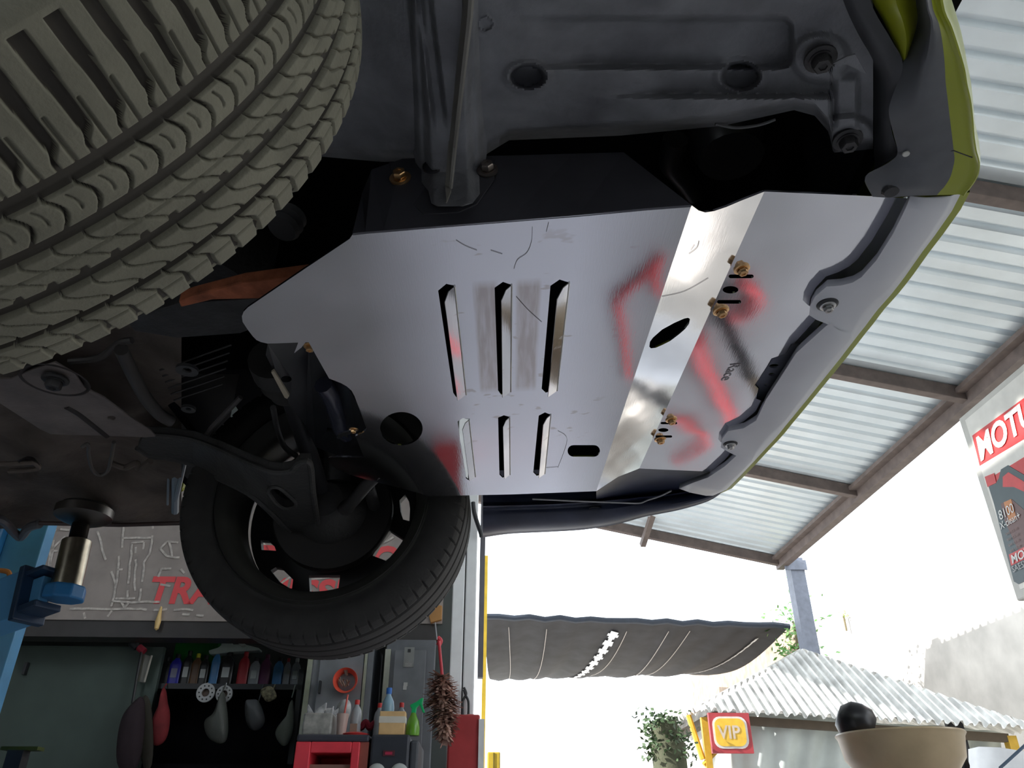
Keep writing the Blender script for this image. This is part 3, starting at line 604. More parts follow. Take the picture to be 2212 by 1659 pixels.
def tri2(p, q, r_):
    rows = []; n_ = 140; up = (r_ - (p + q) / 2); ed_ = (q - p).normalized(); tpar = (r_ - p).dot(ed_) / (q - p).length
    perp = r_ - (p + ed_ * (r_ - p).dot(ed_)); nn = (q - p).cross(perp).normalized(); nn = nn if nn.z > 0 else -nn
    for i in range(n_ + 1):
        t = i / n_; f = t / tpar if t < tpar else (1 - t) / (1 - tpar); b0 = p.lerp(q, t) - Z_ * .012 * math.sin(i * .9) ; h = nn * (.045 * (1 if (i % 4) in (1, 2) else 0))
        tp = p.lerp(q, t) + perp * f; rows.append([b0 + h - perp * .03, b0.lerp(tp, .5) + h, tp + h])
    MB().grid(rows).build('roof_sheet', corr_m, tent, thick=.003, fix=False)
tri2(L0, R0, apx); tri2(R0, R1, apx); tri2(R1, L1, apx); tri2(L1, L0, apx)
gb2 = C('gazebo_beam', (.10, .075, .05), .7)
MB().tube([L0 - Z_ * .08 + E_ * .3 + D_ * .15, R0 - Z_ * .10 - E_ * .2 + D_ * .15], .06, 4).build('beam', gb2, tent)
MB().tube([L0 - Z_ * .05 + E_ * .2 + D_ * .1, L1 - Z_ * .08 + E_ * .2], .06, 4).build('beam', gb2, tent)
ypm = C('yellow_post', (.62, .38, .04), .5)
for q0, q1, r_ in (((1520, 1550), (1520, 1700), .05), ((2180, 1590), (2205, 1700), .07)):
    a = PD(*q0, dG + .15); MB().tube([a, Vector((a.x, a.y, 0))], r_, 4).build('post', ypm, tent)
a = PD(1487, 1545, dG + .2); MB().tube([a, PD(1518, 1640, dG + .15)], .03, 6).build('brace', ypm, tent)
a = PD(1520, 1652, dG + .15); MB().tube([a, PD(1560, 1610, dG + .15)], .025, 6).build('brace', ypm, tent)
MB().rb(PD(2165, 1600, dG)[0] - .02, PD(2165, 1600, dG)[0] + .16, dG + .2, dG + .26, 0, zA - .1).build('post', blackp, tent)
cl = C('white_curtain', (.55, .60, .58), .6, var=.12, scale=3)
def curtain(x0, x1, y0, y1):
    rows = []
    for j in range(9):
        v = j / 8; rows.append([PD(lerp(x0, x1, i / 60), lerp(y0[0] + (y0[1] - y0[0]) * i / 60, 1760, v), dG + .3) + D_ * (.035 * math.sin(i * .55 + v * 2) + .06 * math.sin(i * .13 + v * 4)) for i in range(61)])
    MB().grid(rows).build('curtain', cl, tent, smooth=True, fix=False)
curtain(1543, 1850, (1534, 1552), 0); curtain(1840, 2172, (1556, 1580), 0)
# lounge: sign
sg_ = thing('vip_sign', PD(1578, 1625, dG - .16), 'square red-framed yellow sign reading VIP on the white curtain', 'sign')
def sq(x0, y0, x1, y1, dd, th, m, nm, rad=.0):
    a = PD(x0, y1, dd); b = PD(x1, y0, dd); w2 = (b - a).dot(E_); h2 = (b - a).z; pts = []
    for cx, cy, a0 in ((w2 - rad, rad, -90), (w2 - rad, h2 - rad, 0), (rad, h2 - rad, 90), (rad, rad, 180)):
        for i in range(5 if rad else 1):
            t = R(a0 + 90 * i / 4); pts.append(a + E_ * (cx + rad * math.cos(t)) + Z_ * (cy + rad * math.sin(t)))
    return MB().prism(pts, D_ * th).build(nm, m, sg_)
sq(1540, 1540, 1617, 1627, dG - .16, .05, C('sign_red', (.45, .05, .06), .5), 'frame')
sq(1545, 1548, 1611, 1617, dG - .166, .004, C('sign_white', (.75, .72, .70), .5), 'border', .08)
sq(1549, 1552, 1607, 1612, dG - .172, .004, C('sign_yellow', (.85, .52, .05), .5), 'face', .07)
a = PD(1553, 1595, dG - .176); hh = (PD(1553, 1567, dG - .176) - a).length
text('VIP', 'lettering', C('sign_letter', (.62, .52, .42), .5), sg_, a, E_, Z_, hh / .7, offset=.02, sx=.95)
for x in (1550, 1606):
    q = PD(x, 1545, dG - .11); MB().tube([q, q + D_ * .30 + Z_ * .03], .008, 6).build('hanger', gb2, sg_)
# tree trunk with ivy
c0 = PD(1440, 1720, 8.6); o = thing('ivy_trunk', Vector((c0.x, c0.y, 0)), 'dark ivy-clad tree trunk left of the gazebo', 'tree')
MB().tube(smooth_path([Vector((c0.x + .05, c0.y, 0)), PD(1448, 1659, 8.6), PD(1440, 1600, 8.6), PD(1432, 1560, 8.6)]), [.2] * 6 + [.17] * 6 + [.14] * 7, 12).build('trunk', C('bark', (.08, .085, .05), .9, bump=.5), o, smooth=True)
mb = MB(); rnd = random.Random(3)
for i in range(900):
    t = rnd.random(); q = PD(lerp(1428, 1448, t), lerp(1550, 1640, t), 8.6) + Vector((rnd.gauss(0, .11), rnd.gauss(0, .1), rnd.gauss(0, .05))); tt = Vector((rnd.uniform(-1, 1), rnd.uniform(-1, 1), rnd.uniform(-1, .3))).normalized(); s = tt.orthogonal().normalized()
    mb.add([q, q + tt * .03 + s * .02, q + tt * .06, q + tt * .03 - s * .02], [(0, 1, 2, 3)])
tag(mb.build('foliage', C('ivy', (.05, .09, .035), .6, var=.5), o, fix=False), kind='stuff')
# beige lamp shade / drum and black cap on it
dL = 3.0; c = PD(1942, 1588, dL); r = (PD(2067, 1588, dL) - PD(1942, 1588, dL)).length
dr = thing('beige_drum', c - Z_ * c.z, 'wide beige metal funnel drum of an oil drainer at the lower right', 'drum')
bm_ = C('beige_metal', (.50, .38, .23), .3, spec=.6, var=.1)
zz = PD(1942, 1640, dL).z - c.z
MB().lathe([(r * .97, .0), (r * 1.0, .006), (r * 1.02, 0), (r * .985, -.012), (r * .93, zz), (r * .82, zz - .03), (r * .3, -.30), (r * .15, -.35), (r * .14, -.45), (0, -.45)], c, Z_, 64).build('funnel', bm_, dr, smooth=True)
MB().lathe([(.03, -.44), (.03, -c.z + .04), (.14, -c.z + .03), (.14, -c.z), (0, -c.z)], c, Z_, 24).build('stand', blackp, dr, smooth=True)
q = PD(1850, 1562, dL); rr = (PD(1892, 1562, dL) - q).length
o = thing('black_cushion', q - Z_ * rr * .6, 'rounded black rubber cup resting on the left rim of the beige drum', 'rubber cup')
MB().lathe([(0, -rr * .95), (rr * .5, -rr * .9), (rr * .9, -rr * .5), (rr, 0), (rr * .92, rr * .5), (rr * .6, rr * .8), (rr * .3, rr * .75), (0, rr * .6)], q, (E_ * .9 - Z_ * .45 - D_ * .3), 24).build('cup', C('satin_black', (.012, .011, .014), .35), o, smooth=True)
q2 = PD(2080, 1652, dL); o = MB().lathe([(0, -.02), (.02, -.015), (.012, 0), (.022, .012), (0, .02)], q2, E_, 10).build('knob', blackp, smooth=True); tag(o, 'small black knob beside the beige drum', 'knob')
o = MB().tube([PD(2160, 1659, 3.2), PD(2225, 1600, 3.2)], .006, 6).build('cable', C('blue_grey_cable', (.10, .15, .22))); tag(o, 'thin blue-grey cable slanting across the bottom right corner', 'cable')
o = MB().tube([W(PD(2195, 1640, 6)[0], 6, 0), PD(2195, 1640, 6)], .3, 12).build('white_bin', whitem, smooth=True); tag(o, 'white rounded object at the bottom right corner', 'bin')
# yellow posts and box seen right of the white column
e, z0 = ez(1048, 1330, 7.5); o = MB().rb(e - .018, e + .018, 7.5, 7.54, 0, ez(1048, 1200, 7.5)[1]).build('yellow_post', C('bright_yellow', (.75, .52, .05), .5)); tag(o, 'thin yellow post just right of the white column', 'post')
e = ez(1066, 1640, 7)[0]; o = thing('yellow_cabinet', W(e, 7, 0), 'small yellow cabinet at the bottom of the bright opening', 'cabinet')
MB().rb(e - .05, e + .055, 7, 7.2, 0, ez(1066, 1624, 7)[1]).build('body', C('bright_yellow', (.75, .52, .05), .5), o, bevel=.01); MB().rb(e, e + .004, 6.995, 7, 0, ez(1066, 1626, 7)[1]).build('door_seam', blackp, o)
# ---- roadside oil sign on the right
ES = 3.0
sgn = thing('oil_sign', PE(2195, 1300, ES), 'large white oil advertisement board with red lettering and a dark oil can picture', 'sign')
a = PE(2070, 905, ES); b = PE(2195, 1300, ES); zt_, zb_ = a.z, b.z; dF = a.dot(D_); dN = dF - 1.0
MB().rb(ES, ES + .10, dN, dF, zb_, zt_).build('box', C('sign_box', (.66, .65, .60), .5, var=.06), sgn, bevel=.01)
MB().rb(ES + .02, ES + .08, dN + .1, dF - .1, zb_ - .35, zb_).build('bracket', beamm, sgn)
u_ = -D_; nf = -E_
MB().rb(ES - .002, ES, dN + .03, dF - .06, zb_ + .05, zt_ - .04).build('face', C('sign_face', (.93, .91, .84), .5, var=.05), sgn)
def fl_(pts, off, m, nm, par=sgn):   # flat print shapes on the face
    P = [PE(x, y, ES - off) for x, y in pts]; return MB().prism(P, E_ * .002).build(nm, m, par)
PN_ = None
sr = C('print_red', (.75, .05, .05), .45); sw = C('print_white', (.93, .92, .88), .45); dk = C('print_can', (.030, .065, .075), .4); og = C('print_amber', (.65, .22, .03), .4)
hv = lambda p, q: [PE(*p, ES - .004), PE(*q, ES - .004)]
fl_([(2100, 941), (2250, 832), (2262, 918), (2116, 1006)], .004, sr, 'red_band')
fl_([(2146, 1028), (2240, 970), (2262, 1190), (2205, 1240)], .003, sr, 'red_band')
fl_([(2135, 1050), (2149, 1046), (2157, 1034), (2162, 1014), (2177, 1005), (2212, 1026), (2262, 1060), (2262, 1232), (2200, 1262), (2190, 1256), (2168, 1172), (2147, 1088)], .005, dk, 'oil_can')
fl_([(2166, 1030), (2178, 1020), (2205, 1036), (2240, 1060), (2240, 1075), (2190, 1052), (2166, 1052)], .006, sr, 'handle_gap')
fl_([(2127, 1030), (2147, 1022), (2152, 1043), (2133, 1052)], .006, sr, 'can_cap')
fl_([(2162, 1088), (2185, 1078), (2245, 1130), (2248, 1190), (2200, 1190), (2170, 1125)], .006, C('print_dark_red', (.12, .03, .02), .4), 'can_label')
fl_([(2168, 1085), (2184, 1078), (2196, 1120), (2180, 1128)], .007, og, 'can_flame')
fl_([(2179, 1198), (2246, 1165), (2250, 1190), (2184, 1222)], .007, sr, 'red_band')
def stext(s, px, py, top, wpx, m, shear=0, off=.0, o_=.010):
    a = PE(px, py, ES - o_); h = abs((PE(top[0], top[1], ES - o_) - a).z)
    t = text(s, 'lettering', m, sgn, a, u_, Z_, h / .70, offset=off, shear=shear)
    org = Vector(sgn['org']); xs = [(v.co + org - a).dot(u_) for v in t.data.vertices]; wd = (PE(wpx[0], wpx[1], ES - o_) - a).dot(u_); k_ = wd / max(xs)
    for v in t.data.vertices:
        q = v.co + org - a; v.co = v.co + u_ * (q.dot(u_) * (k_ - 1))
stext('MOTUL', 2117, 996, (2110, 945), (2275, 920), sw, .18, .03)
stext('8100', 2160, 1124, (2157, 1103), (2192, 1105), sw, .1, .0)
stext('X-clean+', 2162, 1144, (2160, 1128), (2206, 1122), sw, .1, .0)
stext('MOTUL', 2186, 1218, (2183, 1200), (2250, 1190), sw, .18, .02)
stext('SAE5W30', 2188, 1237, (2186, 1223), (2240, 1215), C('print_grey', (.45, .45, .45), .5), 0, 0)
for i in range(4): stext('SAE C3 00', 2173 + i * 3, 1157 + i * 12, (2172 + i * 3, 1152 + i * 12), (2200 + i * 2, 1148 + i * 12), C('print_dim', (.30, .18, .15), .5))
# ================================================================== LIFT
lift = thing('two_post_lift', Vector((PD(30, 1400, 2.6).x - .15, PD(30, 1400, 2.6).y, 0)), 'blue two-post vehicle lift with arm and threaded steel pad under the car', 'vehicle lift')
dC = 2.75
eL = PD(103, 1140, dC).dot(E_); eLL = PD(20, 1140, dC).dot(E_)
cpr = MB(); cpr.rb(eLL, eL, dC, dC + .06, 0, 3.4).build('column_face', bluel, lift, bevel=.004)
MB().rb(eLL - .35, eLL, dC - .04, dC + .16, 0, 3.4).build('column', bluesteel, lift, bevel=.01)
MB().rb(eLL - .12, eLL - .09, dC - .07, dC - .04, .8, 1.6).build('cable_guide', blackp, lift)
# arm: square channel from lower left to the pad
pc = PZ(152, 1275, .36); pc_top = PZ(170, 1110, .70)
pc = PN(148, 1272, (pc_top.x, pc_top.y, 0), Vector((0, 1, 0)))
y0 = pc_top.y
def PY(px, py, y=None): return PN(px, py, (0, y0 if y is None else y, 0), Vector((0, 1, 0)))
u = (PY(200, 1200) - PY(100, 1200)).length / 100
a = PY(-60, 1335, y0 + .10); b = PY(75, 1285, y0)
ax = (b - a).normalized(); up = Vector((0, 0, 1)); up = (up - ax * up.dot(ax)).normalized(); sd = ax.cross(up)
MB().box((a + b) / 2, ((b - a).length, 60 * u, 104 * u), (ax, sd, up)).build('arm', bluel, lift, bevel=.004)
MB().box(b - ax * .01, (18 * u, 70 * u, 116 * u), (ax, sd, up)).build('arm_collar', C('navy_steel', (.015, .04, .09), .4), lift, bevel=.003)
for k_, h_ in ((-36, 14), (40, 10)): MB().box(b + ax * 22 * u + up * k_ * u, (60 * u, 60 * u, h_ * u), (ax, sd, up)).build('arm_fork', C('navy_steel', (.015, .04, .09), .4), lift, bevel=.003)
MB().box(b + ax * 15 * u + up * 2 * u, (34 * u, 20 * u, 60 * u), (ax, sd, up)).build('arm_tongue', bluel, lift, bevel=.003)
cb = PY(135, 1297)
MB().lathe([(0, 0), (40 * u, 0), (42 * u, 4 * u), (42 * u, 26 * u), (38 * u, 30 * u), (0, 30 * u)], cb, Z_, 8).build('pad_socket', bluesteel, lift, bevel=.004)
tb = cb + Z_ * 28 * u; axs = (PY(170, 1110) - PY(140, 1275)).normalized(); axs = (axs + Z_ * 1).normalized()
L1_ = 102 * u
MB().lathe([(0, 0), (30 * u, 0), (30 * u, L1_ - 2 * u), (28 * u, L1_), (0, L1_)], tb, axs, 32).build('extension_tube', C('worn_steel', (.42, .38, .30), .28, metal=1, var=.3, scale=25), lift, smooth=True)
pr = []
for i in range(28): h_ = L1_ + i * 2.0 * u; pr += [(16 * u, h_), (18.5 * u, h_ + u)]
MB().lathe(pr, tb, axs, 20).build('threaded_rod', C('dark_worn_steel', (.18, .17, .16), .35, metal=1), lift)
tp = tb + axs * (L1_ + 50 * u)
tp = tb + axs * (L1_ + 36 * u)
MB().lathe([(0, 0), (28 * u, 2 * u), (52 * u, 12 * u), (60 * u, 18 * u), (60 * u, 36 * u), (53 * u, 36 * u), (50 * u, 30 * u), (0, 30 * u)], tp, Z_, 40).build('lift_pad', C('dark_worn_steel', (.18, .17, .16), .35, metal=1), lift, smooth=True)
MB().lathe([(0, 32 * u), (50 * u, 32 * u), (50 * u, 44 * u), (0, 44 * u)], tp, Z_, 40).build('rubber_insert', rubber_far, lift)
tag(MB().tube(smooth_path([PY(0, 1232, 2.5), PY(18, 1236, 2.5), PY(22, 1250, 2.5)]), .008, 8).build('orange_cable', C('orange_wire', (.5, .18, .04)), lift, smooth=True))
exec_car = True
# ================================================================== CAR
CAR = thing('lifted_car', Vector((-.5, 1.12, 0.86)), 'lime green car raised on the lift, seen from below with its bare aluminium skid plate', 'car')
def part(mb, name, mat, lab=None, par=None, **k):
    o = mb.build(name, mat, par or CAR, **k)
    if lab: o['label'] = lab
    return o
# ---- tyres
def tyre(par, c, yaw, wsign, thetas, ws, tread, mat, RT=.3165, WT=.21):
    """inner edge centre c; w runs along wsign*axle; tread(thetaDeg, w)->depth"""
    ax = np.array([math.sin(yaw), math.cos(yaw), 0]) * wsign; a0 = np.array([math.sin(yaw), math.cos(yaw), 0])
    f = np.cross(a0, [0, 0, 1]); z = np.array([0, 0, 1.]); c = np.array(c)
    side = [(-.002, .232), (.004, .238), (-.006, .25), (-.011, .27), (-.009, .290), (-.004, .3015)]
    T = np.radians(thetas)[:, None]
    def ring(wv, rv): return c + ax * wv[..., None] + rv[..., None] * (np.cos(T)[..., None] * f + np.sin(T)[..., None] * z)
    Wg = ws[None, :] + 0 * T; Rg = RT - .0085 * np.abs(2 * (ws - WT / 2) / WT)[None, :] ** 4 - tread(thetas[:, None], Wg)
    left = [np.full_like(T[:, 0], s[0]) for s in side]; cols = [ring(l[:, None], np.full((len(thetas), 1), s[1])) for l, s in zip(left, side)]
    right = [ring(np.full((len(thetas), 1), WT - s[0]), np.full((len(thetas), 1), s[1])) for s in side[::-1]]
    V = np.concatenate(cols + [ring(Wg, Rg)] + right, 1); n, m = V.shape[:2]
    i = np.arange(n)[:, None]; j = np.arange(m - 1)[None, :]; i2 = (i + 1) % n
    Fc = np.stack([i * m + j, i * m + j + 1, i2 * m + j + 1, i2 * m + j], -1).reshape(-1, 4)
    if wsign > 0: Fc = Fc[:, ::-1]
    me = bpy.data.meshes.new('tyre'); vv = (V.reshape(-1, 3) - np.array(CAR['org'])).astype(np.float32)
    me.vertices.add(len(vv)); me.vertices.foreach_set('co', vv.ravel()); me.loops.add(Fc.size); me.loops.foreach_set('vertex_index', Fc.ravel().astype(np.int32))
    me.polygons.add(len(Fc)); me.polygons.foreach_set('loop_start', np.arange(0, Fc.size, 4, dtype=np.int32)); me.update(calc_edges=True); me.validate()
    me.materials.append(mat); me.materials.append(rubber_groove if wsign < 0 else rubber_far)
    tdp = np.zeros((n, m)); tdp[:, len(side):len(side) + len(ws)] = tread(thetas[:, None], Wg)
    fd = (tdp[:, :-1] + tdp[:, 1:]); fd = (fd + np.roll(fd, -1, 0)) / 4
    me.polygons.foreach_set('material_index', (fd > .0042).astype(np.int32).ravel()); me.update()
    o = bpy.data.objects.new('tyre', me); COL.objects.link(o); o.parent = par; o['org'] = CAR['org']; return o
def prof(d, half, soft, depth): return depth * np.clip((half + soft - d) / soft, 0, 1)
def tread_near(th, w):
    P = 3.956; deg = .3165 * math.pi / 180; h = np.zeros(np.broadcast(th, w).shape)
    def rng(a, b): return (w >= a) & (w <= b)
    def slot(curve, half, soft, depth, mask, ph=0.):
        x = ((th + 24.54 + ph - curve) / P + .5) % 1 - .5; return np.where(mask, prof(np.abs(x) * P * deg, half, soft, depth), 0)
    for g_, hw in ((.031, .0021), (.0600, .0037), (.0938, .0042), (.1285, .0042)): h = np.maximum(h, prof(np.abs(w - g_), hw, .0016, .0085))
    for g_ in (.0150, .0775): h = np.maximum(h, prof(np.abs(w - g_), .0003, .0009, .0025))
    cA = -2.6 * np.clip((w - .017) / .013, 0, 1) ** 1.3
    h = np.maximum(h, slot(cA, .0009 + .0011 * np.clip(1 - w / .017, 0, 1), .0009, .006, rng(-.01, .030)))
    cB = -4.3 * (w - .033) / .023 + .55 * np.sin((w - .033) / .023 * 2 * np.pi)
    h = np.maximum(h, slot(cB, .0004, .0009, .005, rng(.031, .057), -15.07 % P))
    cC = -4.9 * (w - .0645) / .025 + .5 * np.sin((w - .0645) / .025 * 2 * np.pi)
    h = np.maximum(h, slot(cC, .0004, .0009, .005, rng(.063, .090), 21.1))
    x = ((th + 45.2) / P + .5) % 1 - .5
    h = np.maximum(h, np.where(rng(.0635, .069), prof(np.abs(x) * P * deg, .0016, .0012, .006), 0))
    t = (w - .098) / .027; cD = .2 + 1.7 * np.sin(np.clip(t, 0, 1) * np.pi * 1.0) * (1 - .35 * t)
    h = np.maximum(h, slot(cD, .0007, .0009, .006, rng(.097, .126), 23.6)); h = np.maximum(h, slot(cD * .9, .0001, .0008, .003, rng(.107, .120), 23.6 - P / 2))
    cE = .9 * ss_np(.139, .149, w) - .012 * (w - .15) * 100
    hwE = .0005 + .0024 * ss_np(.141, .152, w) + .0014 * ss_np(.165, .19, w)
    h = np.maximum(h, slot(cE, hwE, .0012, .0075, rng(.129, .2055), 28.8 - 1.2)); h = np.maximum(h, slot(0, .0004, .0009, .004, rng(.131, .166), 27.6 + P / 2))
    return h
def ss_np(a, b, x):
    t = np.clip((x - a) / (b - a), 0, 1); return t * t * (3 - 2 * t)
fine = np.arange(-152, 12, .17); th1 = np.concatenate([fine, np.arange(12, 208, 1.4)])
ws = np.concatenate([np.arange(-.001, .2105, .0009)])
def wheel_face(par, c, yaw, sgn, holes=()): pass
NW = thing('front_wheel', CAR['org'], None, None); NW.parent = CAR; NW.location = (0, 0, 0)
cN = (-.4377, .484, CZ + .5803)
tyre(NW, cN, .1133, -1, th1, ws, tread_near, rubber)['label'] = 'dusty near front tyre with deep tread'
def rim(par, c, yaw, sgn, cut, mt, m2):
    a = Vector((math.sin(yaw), math.cos(yaw), 0)) * sgn; c = Vector(c); f = Vector((math.cos(yaw), -math.sin(yaw), 0))
    MB().lathe([(.236, -.002), (.240, .004), (.2255, .010), (.216, .018), (.205, .03), (.200, .06), (.205, .14), (.222, .19), (.236, .205), (.239, .212)], c, a, 96, xr=f).build('rim_barrel', mt, par, smooth=True)
    fc = c + a * .165; up = f.cross(a)
    circ = [fc + (f * math.cos(2 * math.pi * i / 72) + up * math.sin(2 * math.pi * i / 72)) * .2075 for i in range(72)]
    MB().prism(circ, a * .02, cut(fc, a)).build('wheel_face', m2, par)
    return fc, a
FW = thing('front_wheel', CAR['org'], None, None); FW.parent = CAR; FW.location = (0, 0, 0)
cF = (-.4175, 1.607, CZ + .648)
def tread_far(th, w):
    P = 5.0; deg = .3165 * math.pi / 180; h = np.zeros(np.broadcast(th, w).shape)
    for g_ in (.035, .08, .13, .175): h = np.maximum(h, prof(np.abs(w - g_), .003, .002, .007))
    x = ((th + 20 * w * 10 * 0) / P + .5) % 1 - .5
    return np.maximum(h, np.where((w < .030) | (w > .18), prof(np.abs(x) * P * deg, .0012, .0012, .006), 0))
th2 = np.arange(0, 360, .25)
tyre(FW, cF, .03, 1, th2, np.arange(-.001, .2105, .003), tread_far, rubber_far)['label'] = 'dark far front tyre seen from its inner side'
def cutF(fc, a):
    z7 = lambda l: [(x / 2.812 + 380, y / 2.812 + 850) for x, y in l]
    W_ = [z7([(515, 890), (560, 893), (598, 925), (608, 955), (520, 950)]), z7([(575, 1075), (605, 1055), (640, 1060), (712, 1130), (705, 1185), (690, 1182), (630, 1145)]), z7([(808, 1105), (998, 1103), (985, 1200), (900, 1218), (815, 1225)]),
          z7([(1300, 830), (1385, 885), (1345, 960), (1275, 1015), (1195, 985), (1245, 900)]), z7([(1358, 650), (1393, 612), (1415, 650), (1422, 700), (1418, 775), (1380, 765), (1365, 720)])]
    out = [[PN(x, y, fc, a) for x, y in l] for l in W_]
    up = Vector((0, 0, 1)); f = up.cross(a)
    for deg_ in (55, 90, 125):    # upper windows, hidden by the car from the photo
        l = []
        for r_, t in ((.12, deg_ - 11), (.175, deg_ - 10), (.18, deg_), (.175, deg_ + 10), (.12, deg_ + 11)): l.append(fc + f * r_ * math.cos(R(t)) + up * r_ * math.sin(R(t)))
        out.append(l)
    return out
rim(FW, cF, .03, 1, cutF, C('rim_dark', (.05, .05, .045), .45, metal=.3), C('rim_face', (.018, .018, .02), .5))
def cutN(fc, a):
    up = Vector((0, 0, 1)); f = up.cross(a); out = []
    for i in range(8):
        d_ = 45 * i; out.append([fc + f * r_ * math.cos(R(t)) + up * r_ * math.sin(R(t)) for r_, t in ((.11, d_ - 12), (.175, d_ - 10), (.18, d_), (.175, d_ + 10), (.11, d_ + 12))])
    return out
rim(NW, cN, .1133, -1, cutN, C('rim_dark', (.05, .05, .045), .45, metal=.3), C('rim_face', (.018, .018, .02), .5))
# far brake disc, knuckle
aF = Vector((math.sin(.03), math.cos(.03), 0)); hub = Vector(cF)
MB().lathe([(0, .10), (.135, .10), (.138, .104), (.138, .122), (.06, .125), (0, .125)], hub, aF, 48).build('brake_disc', C('disc_dark', (.03, .028, .027), .5, metal=.4), FW, smooth=True)
MB().lathe([(0, .02), (.04, .025), (.05, .05), (.075, .08), (.08, .10), (0, .10)], hub, aF, 28).build('hub_carrier', armm, FW, smooth=True)
aN = Vector((math.sin(.1133), math.cos(.1133), 0)); hN = Vector(cN)
MB().lathe([(0, .10), (.135, .10), (.138, .104), (.138, .122), (.06, .125), (0, .125)], hN, -aN, 48).build('brake_disc', C('disc_dark', (.03, .028, .027), .5, metal=.4), NW, smooth=True)
# ---- skid plate
T3 = math.tan(R(3.2)); n1 = Vector((-T3, 0, 1)).normalized(); q1 = Vector((0, 1.1, CZ + .622))
def P1(px, py): return PN(px, py, q1, n1)
z4 = lambda l: [(500 + x / 2.37, 400 + y / 2.37) for x, y in l]
z5 = lambda l: [(1200 + x / 2.304, 380 + y / 2.304) for x, y in l]
main = z4([(622, 250), (605, 275), (340, 452), (85, 625), (62, 648), (53, 672), (57, 700), (82, 738), (110, 775), (128, 793), (150, 803), (185, 811), (230, 810), (395, 804), (500, 990), (560, 1013), (590, 1030), (615, 1052), (630, 1080), (645, 1120), (692, 1232), (692, 1248), (678, 1265), (635, 1285), (657, 1340), (679, 1392), (510, 1393), (498, 1397), (493, 1405), (500, 1422), (520, 1442), (545, 1458), (570, 1470), (640, 1492), (720, 1515), (880, 1555), (1015, 1592), (1440, 1583), (1865, 1566)])
bendA, bendB = (1493, 445), (1288, 1061)
slots = [[(1058, 540), (1100, 505), (1140, 515), (1200, 1070), (1150, 1085), (1135, 1062)], [(1347, 525), (1390, 495), (1432, 510), (1428, 1055), (1380, 1073), (1365, 1050)], [(1633, 515), (1680, 483), (1727, 498), (1665, 1050), (1608, 1062), (1588, 1042)],
         [(1157, 1210), (1185, 1192), (1215, 1200), (1248, 1490), (1212, 1510), (1200, 1500)], [(1365, 1190), (1395, 1178), (1422, 1187), (1425, 1480), (1388, 1498), (1372, 1482)], [(1573, 1180), (1605, 1163), (1633, 1175), (1603, 1475), (1563, 1488), (1545, 1470)]]
holes = [[P1(*p) for p in z4(s)] for s in slots]
holes.append([P1(*p) for p in ell(867, 926, 46, 36, 40)])
holes.append([P1(*p) for p in stadium(1261, 974, 35, 12.5)])
mainP = [P1(*p) for p in main]
bA, bB = P1(*bendA), P1(*bendB); mainP[-1] = bB; mainP.append(bA)
up3 = n1 * .003
sk = MB(); sk.prism(mainP, up3, holes)
# band: rises steeply from the bend
lineA, lineB = (1649, 413), (1381, 1012)
h2 = .060
def zplane(px, py, z): return PN(px, py, (0, 0, z), Z_)
cA = zplane(*lineA, bA.z + h2); cB = zplane(*lineB, bB.z + h2)
n2 = (bB - bA).cross(cA - bA).normalized(); n2 = n2 if n2.z > 0 else -n2
def P2(px, py): return PN(px, py, bA, n2)
cB = P2(*lineB)
bandoval = [P2(*p) for p in z5([(467, 850), (470, 825), (485, 805), (530, 765), (590, 732), (640, 710), (660, 706), (669, 712), (665, 735), (645, 762), (615, 788), (570, 822), (530, 842), (500, 855), (475, 858)])]
notch = [P2(*p) for p in z5([(680, 148), (712, 172), (745, 182), (790, 175), (850, 155), (920, 125), (1040, 78)])]
sk.prism([bA, *notch, cB, P2(1335, 1030), bB], n2 * .003, [bandoval])
cA = notch[-1]
# front panel
fz = Vector((.53, 1.1, bA.z + h2 + .034)); n3 = (cB - cA).cross(fz - cA).normalized(); n3 = n3 if n3.z > 0 else -n3
def P3(px, py, up=0): return PN(px, py, cA + n3 * up, n3)
fr = [cA, P3(1890, 424), P3(1978, 430), P3(1900, 560), P3(1815, 640), P3(1770, 700), P3(1748, 742), *[P3(*p) for p in z5([(1210, 832), (1172, 836), (1145, 885), (1075, 908), (1050, 950), (992, 1040), (1010, 1060), (998, 1108), (1045, 1128)])], P3(1640, 905), P3(1600, 960), P3(1560, 1020), cB]
fh = [[P3(*p) for p in l] for l in (stadium(1601, 597, 27, 4, 5), ell(1578, 626, 17, 8, 20), stadium(1575, 652, 26, 4, 5), stadium(1445, 914, 18, 2.4, 4), ell(1433, 929, 11, 4.2, 16), stadium(1434, 943, 18, 2.4, 4))]
sk.prism(fr, n3 * .003, fh)
# side flange rising from the near edge
ftop = [(780, 470), (785, 405), (804, 368), (831, 348), (880, 344), (1100, 338), (1347, 331), (1420, 386), (1491, 443)]
fl = [P1(762, 506)] + [PZ(x, y, .625 + (506 - y) / 160 * .115) for x, y in ftop[:2]] + [PZ(x, y, .745) for x, y in ftop[2:7]] + [PZ(1420, 386, .70)]
rowb = [P1(*p) for p in [(762, 506), (790, 503), (830, 500), (900, 494), (1000, 486), (1100, 478), (1250, 466), (1400, 452), (1493, 445)]]
rowt = [P1(762, 506), PZ(783, 420, .70), PZ(804, 368, .735), PZ(870, 345, .745), PZ(1000, 340, .748), PZ(1100, 338, .75), PZ(1240, 334, .755), PZ(1347, 331, .757), P1(1493, 445)]
fo = MB().grid([rowb, rowt])
SK = part(sk, 'skid_plate', alum, 'bare brushed aluminium skid plate with louvred slots', bevel=.0006)
part(fo, 'side_flange', C('shaded_alu_flange', (.10, .10, .115), .45, metal=.6), par=SK, thick=.003)
